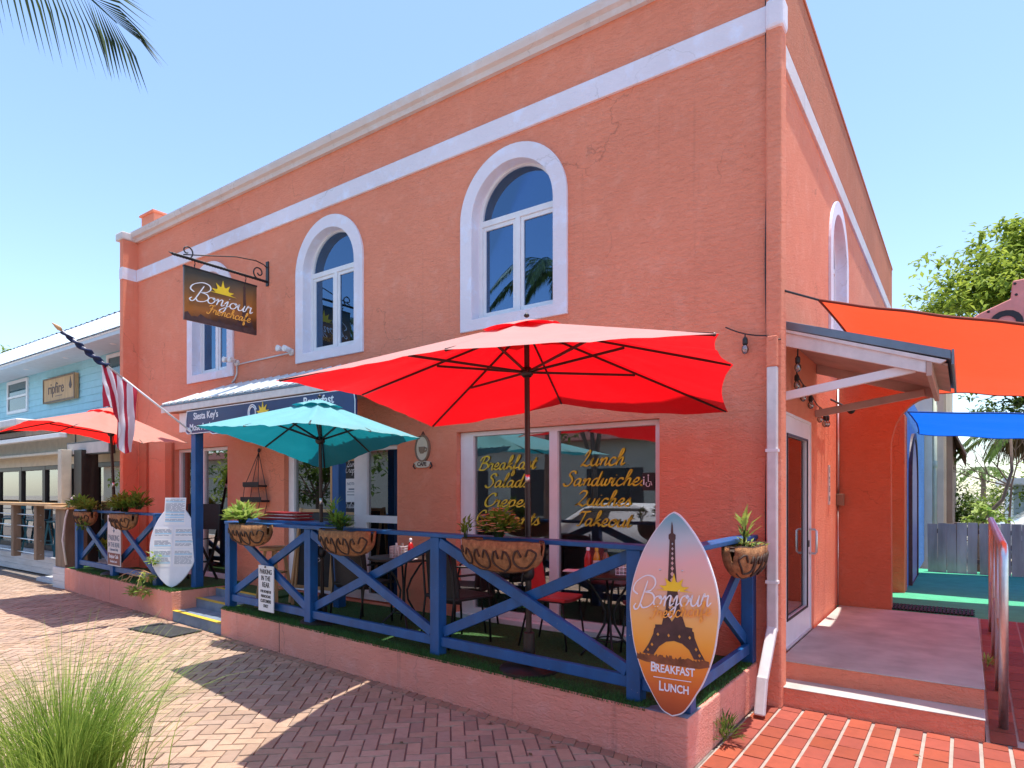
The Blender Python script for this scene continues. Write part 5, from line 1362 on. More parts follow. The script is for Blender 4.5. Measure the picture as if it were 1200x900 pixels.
# red menu covers stacked on the drink shelf
for i in range(5):
    mt_ = thing('menu_cover', ('bottom', 'second from bottom', 'middle', 'second from top', 'topmost')[i] + ' dark red menu cover of the stack on the railing shelf', 'menu', (-5.12 + rng.uniform(-.03, .03), yd(-5.12, .29), 1.447 + i * .0185), rng.uniform(-.12, .12), 'red menu covers')
    MB().box((-.40 + i * .03, -.11, 0), (.34 - (i % 2) * .05, .11, .004)).build('back_cover', 'menured', mt_, bevel=.001)
    MB().box((-.395 + i * .03, -.105, .0042), (.335 - (i % 2) * .05, .105, .0125)).build('pages', 'paper' if i % 2 else 'menured', mt_)
    MB().box((-.40 + i * .03, -.11, .0127), (.34 - (i % 2) * .05, .11, .0167)).build('front_cover', 'menured', mt_, bevel=.001)
def bottle(label, loc, m, capm, h=.21, r=.032):
    t = thing('sauce_bottle', label, 'bottle', loc, 0, 'sauce bottles on the right bistro table')
    MB().lathe([(r * .92, 0), (r, .01), (r, h * .55), (r * .85, h * .66), (r * .45, h * .82), (r * .42, h * .86)], (0, 0, 0), 16).build('body', m, t, smooth=True, autos=True)
    MB().lathe([(r * .5, h * .86), (r * .5, h * .97), (r * .3, h)], (0, 0, 0), 14).build('cap', capm, t, smooth=True, autos=True)
    MB().lathe([(r * 1.015, h * .16), (r * 1.015, h * .46)], (0, 0, 0), 16, cap=False).build('label_band', 'dullwhite' if capm == 'yellow' else m, t, smooth=True)
tz = .345 + .731
bottle('red sauce bottle with white cap on the bistro table', (-1.36, -.62, tz), 'ketchup', 'whiteink')
bottle('amber bottle with yellow cap between the red and the brown bottle', (-1.285, -.60, tz), 'mustard', 'yellow')
bottle('brown syrup bottle with dark cap right of the amber bottle', (-1.21, -.575, tz), 'syrup', 'black', .20, .036)
for lx, ly, lab in ((-.98, -.66, 'white lattice caddy on the right bistro table behind the railing post'), (-3.55, -.76, 'white lattice caddy on the left bistro table')):
    c_ = thing('table_caddy', lab, 'caddy', (lx, ly, tz), .4, 'white table caddies')
    bk_ = MB()
    for a, b in (((-.08, -.06), (.08, -.06)), ((.08, -.06), (.08, .06)), ((.08, .06), (-.08, .06)), ((-.08, .06), (-.08, -.06))):
        for z in (.005, .035, .065, .095, .12): bk_.tube([(a[0], a[1], z), (b[0], b[1], z)], .004, 5)
        for k in range(6): u = k / 5; x_, y_ = a[0] + (b[0] - a[0]) * u, a[1] + (b[1] - a[1]) * u; bk_.tube([(x_, y_, 0), (x_, y_, .12)], .004, 5)
    bk_.build('basket', 'white', c_)
    MB().lathe([(.02, .0), (.02, .10), (.012, .13), (.012, .15)], (-.03, 0, .005), 10).build('shaker', 'paper', c_, smooth=True); MB().lathe([(.02, .0), (.02, .10), (.012, .13), (.012, .15)], (.035, .01, .005), 10).build('shaker', 'creamwall', c_, smooth=True)
kt = thing('sauce_bottle', 'red sauce bottle beside the white caddy on the left bistro table', 'bottle', (-3.42, -.72, tz), 0, 'sauce bottles')
MB().lathe([(.03, 0), (.032, .01), (.032, .12), (.014, .17)], (0, 0, 0), 14).build('body', 'ketchup', kt, smooth=True); MB().lathe([(.016, .171), (.016, .20), (.008, .21)], (0, 0, 0), 12).build('cap', 'whiteink', kt, smooth=True)
for lx, ly, lab, a in ((-3.33, -.86, 'folded white napkin on the left bistro table near the railing', .4), (-1.44, -.72, 'white napkin lying on the right bistro table by the red bottle', .2)):
    nk = MB().box((-.09, -.06, 0), (.09, .06, .008)).box((-.085, -.055, .0085), (.07, .05, .014))
    o = nk.xf(Matrix.Rotation(a, 4, 'Z')).build('napkin', 'paper', bevel=.002); o.location = (lx, ly, tz); tag(o, lab, 'napkin')

# ================================================================== SHADE SAILS
def sail(name, label, P4, m, sag, ropes, nn=44, scallop=.09):
    t = thing(name, label, 'shade sail', P4[0], 0, 'shade sails over the courtyard')
    o = Vector(P4[0]); A, Bq, Cq, Dq = [Vector(p) - o for p in P4]
    cen = (A + Bq + Cq + Dq) / 4
    def f(u, v):
        p = A.lerp(Bq, u).lerp(Dq.lerp(Cq, u), v)
        e = 4 * u * (1 - u) * (abs(2 * v - 1) ** 3) + 4 * v * (1 - v) * (abs(2 * u - 1) ** 3)
        p = p.lerp(cen, scallop * e)
        p.z -= sag * 16 * u * (1 - u) * v * (1 - v) - .010 * math.sin(u * 38 + 3 * v) * (1 - u) * (.3 + v) - .02 * noise.noise(Vector((u * 5, v * 5, 1)))
        return p
    MB().grid(f, nn, nn).build('fabric', m, t, smooth=True)
    hem = MB().tube([f(i / nn, 0) for i in range(nn + 1)], .012, 6).tube([f(0, i / nn) for i in range(nn + 1)], .012, 6).tube([f(i / nn, 1) for i in range(nn + 1)], .012, 6).tube([f(1, i / nn) for i in range(nn + 1)], .012, 6)
    hem.build('hem', mat('sail_hem_' + m, (.20, .03, .015) if 'orange' in m else (.01, .08, .4), .8), t, smooth=True)
    for a, b in ropes: MB().tube([Vector(a) - o, Vector(b) - o], .009, 6).build('rope', 'black', t)
sail('shade_sail', 'orange shade sail stretched from the side wall over the courtyard', [(.33, .40, 3.42), (3.3, -.48, 2.43), (4.2, 5.6, 2.75), (.12, 4.9, 3.25)], 'sail_orange', .10, [((.126, .06, 3.45), (.33, .40, 3.42)), ((3.3, -.48, 2.43), (3.9, -.68, 2.35)), ((.12, 4.9, 3.25), (0, 5.0, 3.26))])
sail('shade_sail', 'blue shade sail stretched over the green carpet behind the orange sail', [(.66, 5.5, 2.96), (6.0, 5.2, 2.46), (6.0, 9.2, 2.30), (.66, 8.3, 2.84)], 'sail_blue', .04, [((.0, 5.6, 3.0), (.66, 5.55, 2.98)), ((.64, 8.3, 2.87), (.66, 8.2, 2.86))], scallop=.015)
# ================================================================== NEIGHBOUR ON THE LEFT
NB = thing('turquoise_building', 'turquoise clapboard building with a pale metal roof left of the orange cafe', 'building', (0, 0, 0))
sdg = MB(); z = 3.35; k = 0
XL, XR = -34, -11.3
NW = [(-15.55, 3.76, -14.2, 5.0), (-22.25, 4.2, -20.8, 5.0), (-27.5, 4.2, -26.0, 5.0)]
while z < 5.12:
    sdg.add([(XL, 1.40, z), (XR, 1.40, z), (XR, 1.418, z + .175), (XL, 1.418, z + .175), (XL, 1.43, z), (XR, 1.43, z)], [(0, 1, 2, 3), (0, 4, 5, 1)]); z += .175
sdg.build('siding', 'teal_siding', NB)
MB().box((XL, 1.45, 0), (XR - .02, 8, 5.13)).build('wall', 'teal_siding', NB)
for x0, z0, x1, z1 in NW:
    f = plate(rect(x0 - .09, z0 - .09, x1 + .09, z1 + .09), [rect(x0, z0, x1, (z0 + z1) / 2 - .03), rect(x0, (z0 + z1) / 2 + .03, x1, z1)], .05).xf(FX(0, 1.41, 0)).build('window', 'white', NB, bevel=.004)
    plate(rect(x0 - .02, z0 - .02, x1 + .02, z1 + .02), [], .01).xf(FX(0, 1.396, 0)).build('pane', mat('tealglass', (.02, .06, .06), .03, .1, spec=.8), f)
MB().box((XL, .60, 5.135), (XR, 1.44, 5.155)).build('soffit', 'greyblue', NB)
MB().box((XL, .575, 5.10), (XR + .01, .598, 5.20)).build('fascia', 'greyblue', NB)
dl = MB()
for x in (-19.6, -17.0, -14.4, -22.3): dl.lathe([(.07, 0), (.06, -.012), (.03, -.015)], (x, 1.0, 5.134), 12)
dl.build('recessed_lights', 'white', NB)
MB().add([(XL, .56, 5.19), (XR + .02, .56, 5.19), (XR + .02, 2.5, 6.66), (XL, 2.5, 6.66), (XR + .02, 4.6, 5.15), (XL, 4.6, 5.15)], [(0, 1, 2, 3), (3, 2, 4, 5)]).build('roof', 'shingle', NB, solid=.03)
rr = random.Random(5); sm = MB()
for i in range(16):
    t0, t1 = i / 16, (i + 1.12) / 16
    x = XL + (i % 2) * .14
    while x < XR - .1:
        xe = min(x + .27, XR + .02); o0 = .034 + rr.uniform(0, .006)
        a = (.56 + 1.94 * t0, 5.19 + 1.47 * t0); b = (.56 + 1.94 * min(1, t1), 5.19 + 1.47 * min(1, t1))
        sm.add([(x, a[0] - .03, a[1] + .045), (xe, a[0] - .03, a[1] + .045), (xe, b[0], b[1] + .018), (x, b[0], b[1] + .018), ((x + xe) / 2, (a[0] + b[0]) / 2 - .04, (a[1] + b[1]) / 2 + .06)], [(0, 1, 4), (1, 2, 4), (2, 3, 4), (3, 0, 4)])
        x += .28
sm.build('shingles', 'shingle', NB)
rc = MB(); x = XL
while x < XR: rc.tube([(x, 2.5, 6.70), (x + .30, 2.5, 6.70)], .045, 6).tube([(x + .30, 2.5, 6.70), (x + .36, 2.5, 6.70)], .06, 6); x += .36
rc.build('ridge_cap', 'darkmetal', NB)
# porch: roof edge with reflected red light painted in as pink, gutter, frieze and shop front
MB().add([(-16.4, .10, 3.36), (XR, .10, 3.36), (XR, 1.40, 3.72), (-16.4, 1.40, 3.72), (-16.4, .10, 3.22), (XR, .10, 3.22), (XR, 1.40, 3.58), (-16.4, 1.40, 3.58)],
    [(0,1,2,3),(4,7,6,5),(0,4,5,1),(1,5,6,2),(2,6,7,3),(3,7,4,0)]).build('porch_roof', 'pinksign', NB)
MB().box((XL, -.20, 3.30), (-16.45, 1.4, 3.48)).build('porch_roof', 'dullwhite', NB, bevel=.03)
MB().box((XL, .0, 3.08), (XR, .30, 3.20)).build('porch_beam', 'wood', NB)
MB().box((XL, -.12, 2.93), (-14.2, .02, 3.03)).build('white_beam', 'white', NB, bevel=.01)
fz = MB(); x = XL
while x < XR: fz.box((x, .31, 2.62), (min(x + .115, XR), .34 , 3.08)); x += .12
fz.build('slat_frieze', 'creamwall', NB)
MB().box((XL, .345, 2.40), (XR, .42, 3.08)).build('porch_wall', 'creamwall', NB)
MB().box((XL, .03, 2.60), (XR, .30, 2.66)).build('frieze_trim', 'creamwall', NB, bevel=.01)
gx_ = [-33, -31, -29, -27, -25, -23, -21.2, -19.6, -18.0, -16.5, -15.1, -13.75, -12.5, -11.45]
g = shopf = MB()
for x in gx_: shopf.box((x - .085, .36, .40), (x + .085, .46, 2.40))
shopf.box((XL, .365, 2.30), (XR, .455, 2.40)).box((XL, .365, .40), (XR, .455, .52))
sf = shopf.build('shop_front', 'darkmetal', NB, bevel=.006)
plate(rect(XL, .45, XR, 2.36), [], .01).xf(FX(0, .42, 0)).build('pane', glassmat('neighbour_glass', (.55, .62, .62), .22), sf)
MB().box((XL, 1.25, .40), (XR, 1.40, 3.3)).build('rear_room_wall', 'inside', NB)
MB().box((XL, .0, 0), (XR - .01, 1.4, .395)).build('porch_floor', 'lime', NB)
bx = MB()
for i in range(3): bx.box((XL, yd(-20) - .0, .02 + i * .125), (-13.95, .0, .02 + i * .125 + .122))
bx.build('porch_base', 'lime', NB, bevel=.003)
MB().box((-13.94, -.62, -.01), (-12.61, .0, .06)).build('entry_tile', 'lime', NB)
b2_ = MB()
for i in range(3): b2_.box((-12.6, -.80, .0 + i * .128), (-12.06, -.0, .125 + i * .128))
b2_.build('side_block', 'lime', NB, bevel=.003)
MB().box((-13.45, -.42, .39), (-13.27, -.24, 2.62)).build('porch_post', 'creamwall', NB, bevel=.006)
MB().box((-13.0, -.30, .39), (-12.66, .0, 2.60)).build('dark_column', 'darkmetal', NB)
tv = thing('menu_screen', 'dark brown sign box hanging under the porch beam of the turquoise building', 'sign', (-12.6, -.16, 2.63))
MB().box((-1.0, -.05, -.13), (.95, .05, .14)).build('case', 'darkmetal', tv, bevel=.01); plate(rect(-.95, -.10, .90, .11), [], .004).xf(FX(0, -.052, 0)).build('face', 'inside', tv); MB().beam((-.7, 0, .14), (-.7, .0, .34), .02, .02, up=(0, 1, 0)).beam((.7, 0, .14), (.7, .0, .34), .02, .02, up=(0, 1, 0)).build('hangers', 'darkmetal', tv)
RS = thing('shop_sign', 'square wooden shop sign with dark lettering and a flame on the turquoise wall', 'sign', (-18.28, 1.39, 4.52))
plate(rect(-1.02, -.33, 1.02, .33), [], .10).xf(FX()).build('panel', 'palewood', RS, bevel=.01)
plate(rect(-1.02, -.33, 1.02, .33), [rect(-.98, -.29, .98, .29)], .012).xf(FX(0, -.1005, 0)).build('rim', 'wood', RS)
rl = text_mb('ripfire', .42, .006, xs=1.02).xf(FX(-.16, -.101, .02))
rl.join(plate([(.72, -.06), (.80, -.08), (.86, 0), (.82, .10), (.78, .24), (.74, .12), (.68, .02)], [], .006).xf(FX(0, -.101, .02)))
rl.join(plate(rect(-.2, -.19, .25, -.175), [], .004).xf(FX(0, -.101, 0)))
rl.build('lettering', 'brownink', RS)
# bar counter of the neighbour
BC = thing('bar_counter', 'weathered wooden bar counter with cable railing on the white washed porch', 'counter')
MB().beam((-24, -.26, 1.525), (-12.95, -.55, 1.525), .30, .055).build('counter_top', 'palewood', BC, bevel=.006)
for x in (-20.5, -18.7, -17.0, -15.5, -14.1):
    y = -.26 + (x + 24) / 11.05 * -.29
    MB().box((x - .07, y - .07, .39), (x + .07, y + .07, 1.497)).build('post', 'wood', BC, bevel=.006)
cbl = MB()
for z in (.50, .78, 1.06, 1.3): cbl.tube([(-24, -.26, z), (-14.0, -.522, z)], .012, 6)
cbl.build('cables', 'steel', BC)
MB().box((-12.56, -.77, .385), (-12.12, -.40, 1.455)).build('end_pier', 'wood', BC, bevel=.008)
MB().box((-12.85, -.85, 1.46), (-11.85, -.35, 1.515)).build('end_top', 'palewood', BC, bevel=.006)
hs_ = MB().tube([(-11.98, -.80, .45), (-12.03, -.84, .9), (-11.96, -.82, 1.3), (-11.8, -.80, 1.62), (-11.7, -.78, 1.7)], .018, 8)
tag(hs_.build('cable', 'dullwhite', smooth=True), 'thick pale cable hanging beside the wooden counter end', 'cable')
def stool(label, loc, rz=0):
    t = thing('metal_stool', label, 'stool', loc, rz, 'teal metal stools at the bar counter')
    MB().box((-.16, -.16, .72), (.16, .16, .75)).build('seat', mat('teal_stool_metal', (.02, .12, .16), .4, metal=.4) if 'teal_stool_metal' not in D.materials else D.materials['teal_stool_metal'], t, bevel=.01)
    mm = D.materials['teal_stool_metal']
    for a, b in ((-1, -1), (1, -1), (1, 1), (-1, 1)): MB().beam((a * .13, b * .13, .72), (a * .21, b * .21, 0), .035, .035, up=(a, b, 0)).build('leg', mm, t)
    MB().beam((-.15, .15, .74), (-.15, .19, 1.02), .03, .015, up=(0, 1, 0)).beam((.15, .15, .74), (.15, .19, 1.02), .03, .015, up=(0, 1, 0)).beam((-.16, .19, 1.0), (.16, .19, 1.0), .02, .07).build('backrest', mm, t)
    MB().beam((-.17, -.17, .25), (.17, -.17, .25), .02, .02).beam((-.17, .17, .25), (.17, .17, .25), .02, .02).build('footrest', mm, t)
for i, (x, y) in enumerate(((-13.35, .02), (-14.75, .05), (-16.0, .08), (-17.6, .1))):
    stool('teal metal stool ' + ('at the open right end of the bar counter', 'behind the first bar post from the right', 'between the second and third bar posts from the right', 'farthest along the bar counter')[i], (x, y, .396), .2 * i)

FB = thing('grey_building', 'pale grey flat walled building rising behind the turquoise roof', 'building', (-52, 16, 0))
MB().box((-9, -5, 0), (8, 6, 10.6)).build('wall', 'lime2', FB)
MB().add([(-9.3, -5.3, 11.9), (8.3, -5.3, 10.6), (8.3, 6.3, 10.6), (-9.3, 6.3, 11.9), (-9.3, -5.3, 10.5), (8.3, -5.3, 10.4), (8.3, 6.3, 10.4), (-9.3, 6.3, 10.5)], [(0,1,2,3),(4,7,6,5),(0,4,5,1),(1,5,6,2),(2,6,7,3),(3,7,4,0)]).build('roof', 'creamwall', FB)

# ================================================================== COURTYARD BEHIND
WBd = thing('pale_building', 'pale stucco building with a green drain pipe behind the courtyard', 'building', (0, 0, 0))
MB().box((-3, 10.97, 0), (.775, 20, 5.2)).build('wall', 'lime2', WBd)
MB().box((.776, 11.10, 0), (1.02, 20, 5.0)).build('side_wall', 'cream2', WBd)
MB().box((.86, 11.0, 0), (.98, 11.098, 4.9)).build('corner_board', 'cream2', WBd)
MB().box((1.021, 11.3, 0), (1.13, 19, 3.3)).build('lower_wing', 'brown2', WBd)
MB().tube([(.82, 11.03, .3), (.82, 11.03, 3.9)], .045, 10).tube([(.82, 11.03, 2.3), (.82, 11.03, 2.45)], .06, 10).build('drain_pipe', 'pipegreen', WBd, smooth=True)
MB().add([(1.0, 11.2, 3.5), (1.0, 19, 3.5), (1.38, 19, 2.62), (1.38, 11.2, 2.62), (1.0, 11.2, 3.42), (1.0, 19, 3.42), (1.38, 19, 2.54), (1.38, 11.2, 2.54)], [(0,1,2,3),(4,7,6,5),(0,4,5,1),(1,5,6,2),(2,6,7,3),(3,7,4,0)]).build('eave', 'brown2', WBd)

FN = thing('board_fence', 'weathered grey board fence along the back of the green carpet', 'fence', (.79, 8.45, .27))
bd = MB(); x = 0; i = 0
while x < 6:
    w_ = rng.uniform(.13, .15); h = .93 + rng.uniform(-.02, .02) + x * .02
    rot = Matrix.Rotation(rng.uniform(-.012, .012), 3, 'Y')
    bd.box((x, rng.uniform(-.008, .008), .03), (x + w_, .022, h), rot); x += w_ + (rng.uniform(.003, .010) if rng.random() > .12 else .03)
bd.build('boards', 'fence', FN)
for z in (.22, .75): MB().box((0, .024, z), (6, .06, z + .08)).build('rail', 'wood', FN)
for x in (.4, 2.4, 4.4): MB().box((x, .062, 0), (x + .09, .15, .95)).build('post', 'wood', FN)


PKS = thing('pink_sign', 'pink shaped sign board with dark lettering standing behind the orange sail', 'sign', (1.5, 9.0, 0))
plate([(-.25, 4.2), (3.0, 4.2), (3.0, 5.62), (1.6, 5.62), (.55, 5.56), (.52, 5.24), (.42, 5.20), (.05, 5.04), (-.22, 4.84)], [], .08).xf(FX()).build('panel', 'pinksign', PKS, bevel=.02)
text_mb('OP', .62, .02, bold=.02, align='LEFT').xf(FX(.20, -.082, 4.78)).build('lettering', 'inkblack', PKS)
rv = MB()
for x, z in ((.58, 5.50), (.60, 5.3), (.9, 5.52), (.2, 5.06)): rv.lathe([(.025, 0), (.02, -.015)], (x, -.082, z), 8, 'Y')
rv.build('bolts', 'darkmetal', PKS)
for x in (1.3, 2.7): MB().box((x, .0, .28), (x + .1, .1, 4.21)).build('post', 'wood', PKS)

def tree(name, label, base, trunk_pts, trunk_r, blobs, n, leafsz, m, cat='tree', group=None, branches=True):
    t = thing(name, label, cat, base, 0, group)
    tk = MB().tube(trunk_pts, [trunk_r * (1 - .6 * i / (len(trunk_pts) - 1)) for i in range(len(trunk_pts))], 9)
    top = Vector(trunk_pts[-1]); lv = MB()
    tot = sum(b[1][0] * b[1][1] * b[1][2] for b in blobs) ** 1
    for c, rad in blobs:
        c = Vector(c)
        if branches:
            md = top.lerp(c, .5) + Vector((rng.uniform(-.2, .2), rng.uniform(-.2, .2), -.1 * (c - top).length))
            st = Vector(trunk_pts[-2]).lerp(top, rng.random())
            tk.tube([st, md, c], [trunk_r * .32, trunk_r * .2, trunk_r * .07], 6, caps=False)
        k = max(10, int(n * rad[0] * rad[1] * rad[2] / tot))
        subs = [Vector((rng.gauss(0, .5), rng.gauss(0, .5), rng.gauss(0, .45))) for _ in range(max(4, k // 30))]
        for _ in range(k):
            s = rng.choice(subs); v = Vector((s.x + rng.gauss(0, .17), s.y + rng.gauss(0, .17), s.z + rng.gauss(0, .13)))
            p = c + Vector((v.x * rad[0], v.y * rad[1], v.z * rad[2]))
            d = Vector((rng.uniform(-1, 1), rng.uniform(-1, 1), rng.uniform(-.7, .35)))
            leaf(lv, p, d, leafsz * rng.uniform(.6, 1.3), leafsz * .5 * rng.uniform(.7, 1.2), bend=rng.uniform(0, .3), tone=rng.random())
    tk.build('trunk', 'bark', t, smooth=True)
    lv.build('crown', m, t, normals=False)
    return t
tree('broadleaf_tree', 'bright yellow green broadleaf tree rising behind the orange sail', (3.6, 20, 0), [(0, 0, 0), (.1, 0, 2.5), (-.1, 0, 4.5), (.0, 0, 6.2)], .24,
    [((-1.6, 0, 8.6), (1.5, 1.5, .75)), ((-.9, .3, 9.6), (1.1, 1.2, .75)), ((.4, .4, 9.2), (1.8, 1.8, 1.1)), ((-2.5, -.2, 7.9), (1.0, 1.2, .5)), ((-.6, -.6, 8.0), (2.0, 1.6, .9)), ((1.8, 0, 8.2), (1.8, 1.8, 1.2)), ((.4, 0, 7.0), (2.4, 2, 1.0)), ((-.3, .2, 10.2), (.6, .6, .45))], 24000, .24, 'leaf_bright')
tree('broadleaf_tree', 'dark green tree with thin branches between the orange and the blue sail', (3.4, 14.5, 0), [(0, 0, 0), (-.1, 0, 1.6), (-.35, 0, 2.8), (-.5, 0, 4.2)], .16,
    [((-1.2, 0, 3.9), (.75, .6, .35)), ((-.5, .2, 4.5), (.8, .7, .5)), ((.3, 0, 4.4), (1.1, .9, .7)), ((-.9, .2, 4.9), (.7, .7, .4)), ((-.9, -.1, 3.45), (.5, .4, .2))], 5000, .16, 'leaf_mid')
tree('young_tree', 'small tree with a bent bare trunk and bright leaves just behind the fence', (1.62, 10.6, 0), [(0, 0, .0), (-.08, 0, .9), (.05, 0, 1.25), (.35, 0, 1.62), (.5, 0, 2.2), (.48, 0, 2.9)], .055,
    [((.0, -.1, 1.42), (.22, .2, .12)), ((-.1, 0, 1.25), (.2, .2, .12)), ((.25, -.1, 1.2), (.15, .15, .10))], 240, .15, 'leaf_lime', branches=False)
tw_ = thing('bare_bush', 'leafless grey twigs against the sky under the blue sail', 'shrub', (1.75, 12.4, 0))
tb = MB()
def twig(p, d, L, r, dep):
    q = p + d * L; tb.tube([p, q], [r, r * .7], 5, caps=False)
    if dep:
        for _ in range(3): twig(q, (d + Vector((rng.uniform(-.8, .8), rng.uniform(-.4, .4), rng.uniform(-.25, .7)))).normalized(), L * rng.uniform(.5, .8), r * .6, dep - 1)
twig(Vector((.35, 0, 0)), Vector((.05, 0, 1)), 1.9, .03, 0)
for d in ((-.9, 0, .6), (-.5, .1, .9), (.2, 0, 1), (-.7, -.1, .2)): twig(Vector((.44, 0, 1.9)), Vector(d).normalized(), .5, .02, 3)
tb.build('twigs', 'bark', tw_)

def frond(mb, rach, pts, n, ln, wd, drop=.6, face=None):
    """feather palm frond: leaflets both sides of a curved rachis"""
    P = [Vector(p) for p in pts]
    def at(t):
        f = t * (len(P) - 1); i = min(len(P) - 2, int(f)); return P[i].lerp(P[i + 1], f - i)
    if rach is not None: rach.tube([at(i / 14) for i in range(15)], [.016 * (1 - .85 * i / 14) for i in range(15)], 5)
    for i in range(n):
        t = .12 + .88 * i / n; p = at(t); d = (at(min(1, t + .03)) - at(max(0, t - .03))).normalized()
        s0 = d.cross(face or Vector((0, 0, 1))).normalized()
        for sg in (-1, 1):
            L = ln * (math.sin(math.pi * (.12 + .80 * t)) ** .6) * rng.uniform(.85, 1.1)
            dd = (d * (.55 + .9 * t) + s0 * sg * (.9 - .3 * t) - Vector((0, 0, drop * rng.uniform(.8, 1.2)))).normalized()
            if face:
                L = ln * (1.0 - .25 * t) * rng.uniform(.88, 1.08)
                dd = (d * (.62 + .75 * t ** 4) + s0 * sg * (.80 - .55 * t ** 3) + face * rng.uniform(-.12, .12) - Vector((0, 0, .22))).normalized()
            v = rng.random(); mb.col = (v, v, v)
            q1 = p + dd * L * .5; d2 = (dd - Vector((0, 0, .35))).normalized(); q2 = q1 + d2 * L * .5
            w = dd.cross(Vector((0, 0, 1))); w = (w.normalized() if w.length > .05 else s0) * wd / 2
            u_ = w.cross(dd).normalized() * wd * .25
            mb.add([p, q1 + w + u_, q1, q1 - w + u_, q2], [(0, 2, 1), (0, 3, 2), (1, 2, 4), (2, 3, 4)])
def palm(name, label, base, H, fronds, m, tr=.13, lean=(0, 0), skirt=0, ln=.5, wd=.035, n=42, drop=.6):
    t = thing(name, label, 'palm tree', base)
    tk = MB(); pts = []; rs = []
    for i in range(22):
        u = i / 21; pts.append((lean[0] * u * u, lean[1] * u * u, H * u)); rs.append(tr * (1.25 - .35 * u + (.07 if i % 2 else 0)))
    tk.tube(pts, rs, 12).build('trunk', 'bark', t, smooth=True)
    top = Vector(pts[-1]); lv = MB(); rc_ = MB()
    for f in fronds:
        if isinstance(f, tuple) and len(f) == 3:
            az, up, L = f; h = Vector((math.cos(az), math.sin(az), 0))
            pp = [top + h * L * u + Vector((0, 0, up * L * u - (up + .75) * L * u * u * .75)) for u in [k / 7 for k in range(8)]]
        else: pp = [Vector(p) - Vector(base) for p in f]
        frond(lv, rc_, pp, n, ln, wd, drop if len(f) == 3 else .35, None if len(f) == 3 else Vector((-.77, .30, .56)))
    lv.build('fronds', m, t, normals=False); rc_.build('rachises', 'leaf_mid', t, smooth=True)
    if skirt:
        sk_ = MB()
        for _ in range(skirt):
            az = rng.uniform(0, 6.283); h = Vector((math.cos(az), math.sin(az), 0)); z0 = rng.uniform(-.15, .1); L = rng.uniform(.5, 1.0)
            c = top + Vector((0, 0, z0)); a = c + h * rng.uniform(.2, .55) * L; b_ = a + h * rng.uniform(.0, .35) * L - Vector((0, 0, rng.uniform(.4, .95) * L))
            sd_v = h.cross(Vector((0, 0, 1))) * .022; v = rng.random(); sk_.col = (v, v, v)
            sk_.add([c, a + sd_v, a - sd_v, b_], [(0, 1, 2), (1, 3, 2)])
        sk_.build('dead_fronds', 'leaf_dry', t, normals=False)
    return t
palm('palm_tree', 'palm with a brown skirt of dead fronds behind the fence', (2.75, 13.5, 0), 3.15, [(a * .7, .5 + .3 * (a % 2), 1.5) for a in range(9)], 'leaf_mid', tr=.13, lean=(-.25, 0), skirt=900, ln=.42)
palm('palm_tree', 'tiny distant palm above the olive bushes', (2.1, 34, 0), 3.0, [(a * .8, .35, 1.3) for a in range(8)], 'leaf_mid', tr=.1, ln=.45, wd=.06, n=16)
BG_ = 'olive bushes beyond the fence'
for i, (x, y, h, r, mm, lab) in enumerate(((1.35, 16, 1.7, .7, 'leaf_mid', 'olive green bush against the brown wall behind the fence'), (2.1, 22, 2.2, 1.1, 'leaf_bright', 'pale yellow green bush in the middle distance beyond the fence'), (2.9, 27, 2.7, 1.4, 'leaf_mid', 'broad green bush behind the pale yellow green one'),
        (4.5, 30, 3.0, 2.0, 'leaf_bright', 'large light green bush at the right edge beyond the fence'), (1.6, 36, 3.2, 2.0, 'leaf_mid', 'tall far green bush by the brown wall'))):
    tree('bush', lab, (x, y, 0), [(0, 0, 0), (0, 0, h * .3), (0, 0, h * .5)], .05, [((rng.uniform(-.5, .5) * r, rng.uniform(-.3, .3) * r, h * rng.uniform(.45, .75)), (r * .8, r * .7, h * .42)) for _ in range(4)], 1100, .10 + y * .003, mm, 'bush', BG_)
tree('broadleaf_tree', 'green tree tips at the left edge beside the grey building', (-45.6, 8.2, 0), [(0, 0, 0), (0, 0, 5), (0, 0, 8.5)], .3, [((0, 0, 9.6), (1.7, 1.7, 1.2)), ((-1.5, 0, 8.5), (1.8, 1.7, 1.4))], 1600, .40, 'leaf_bright')

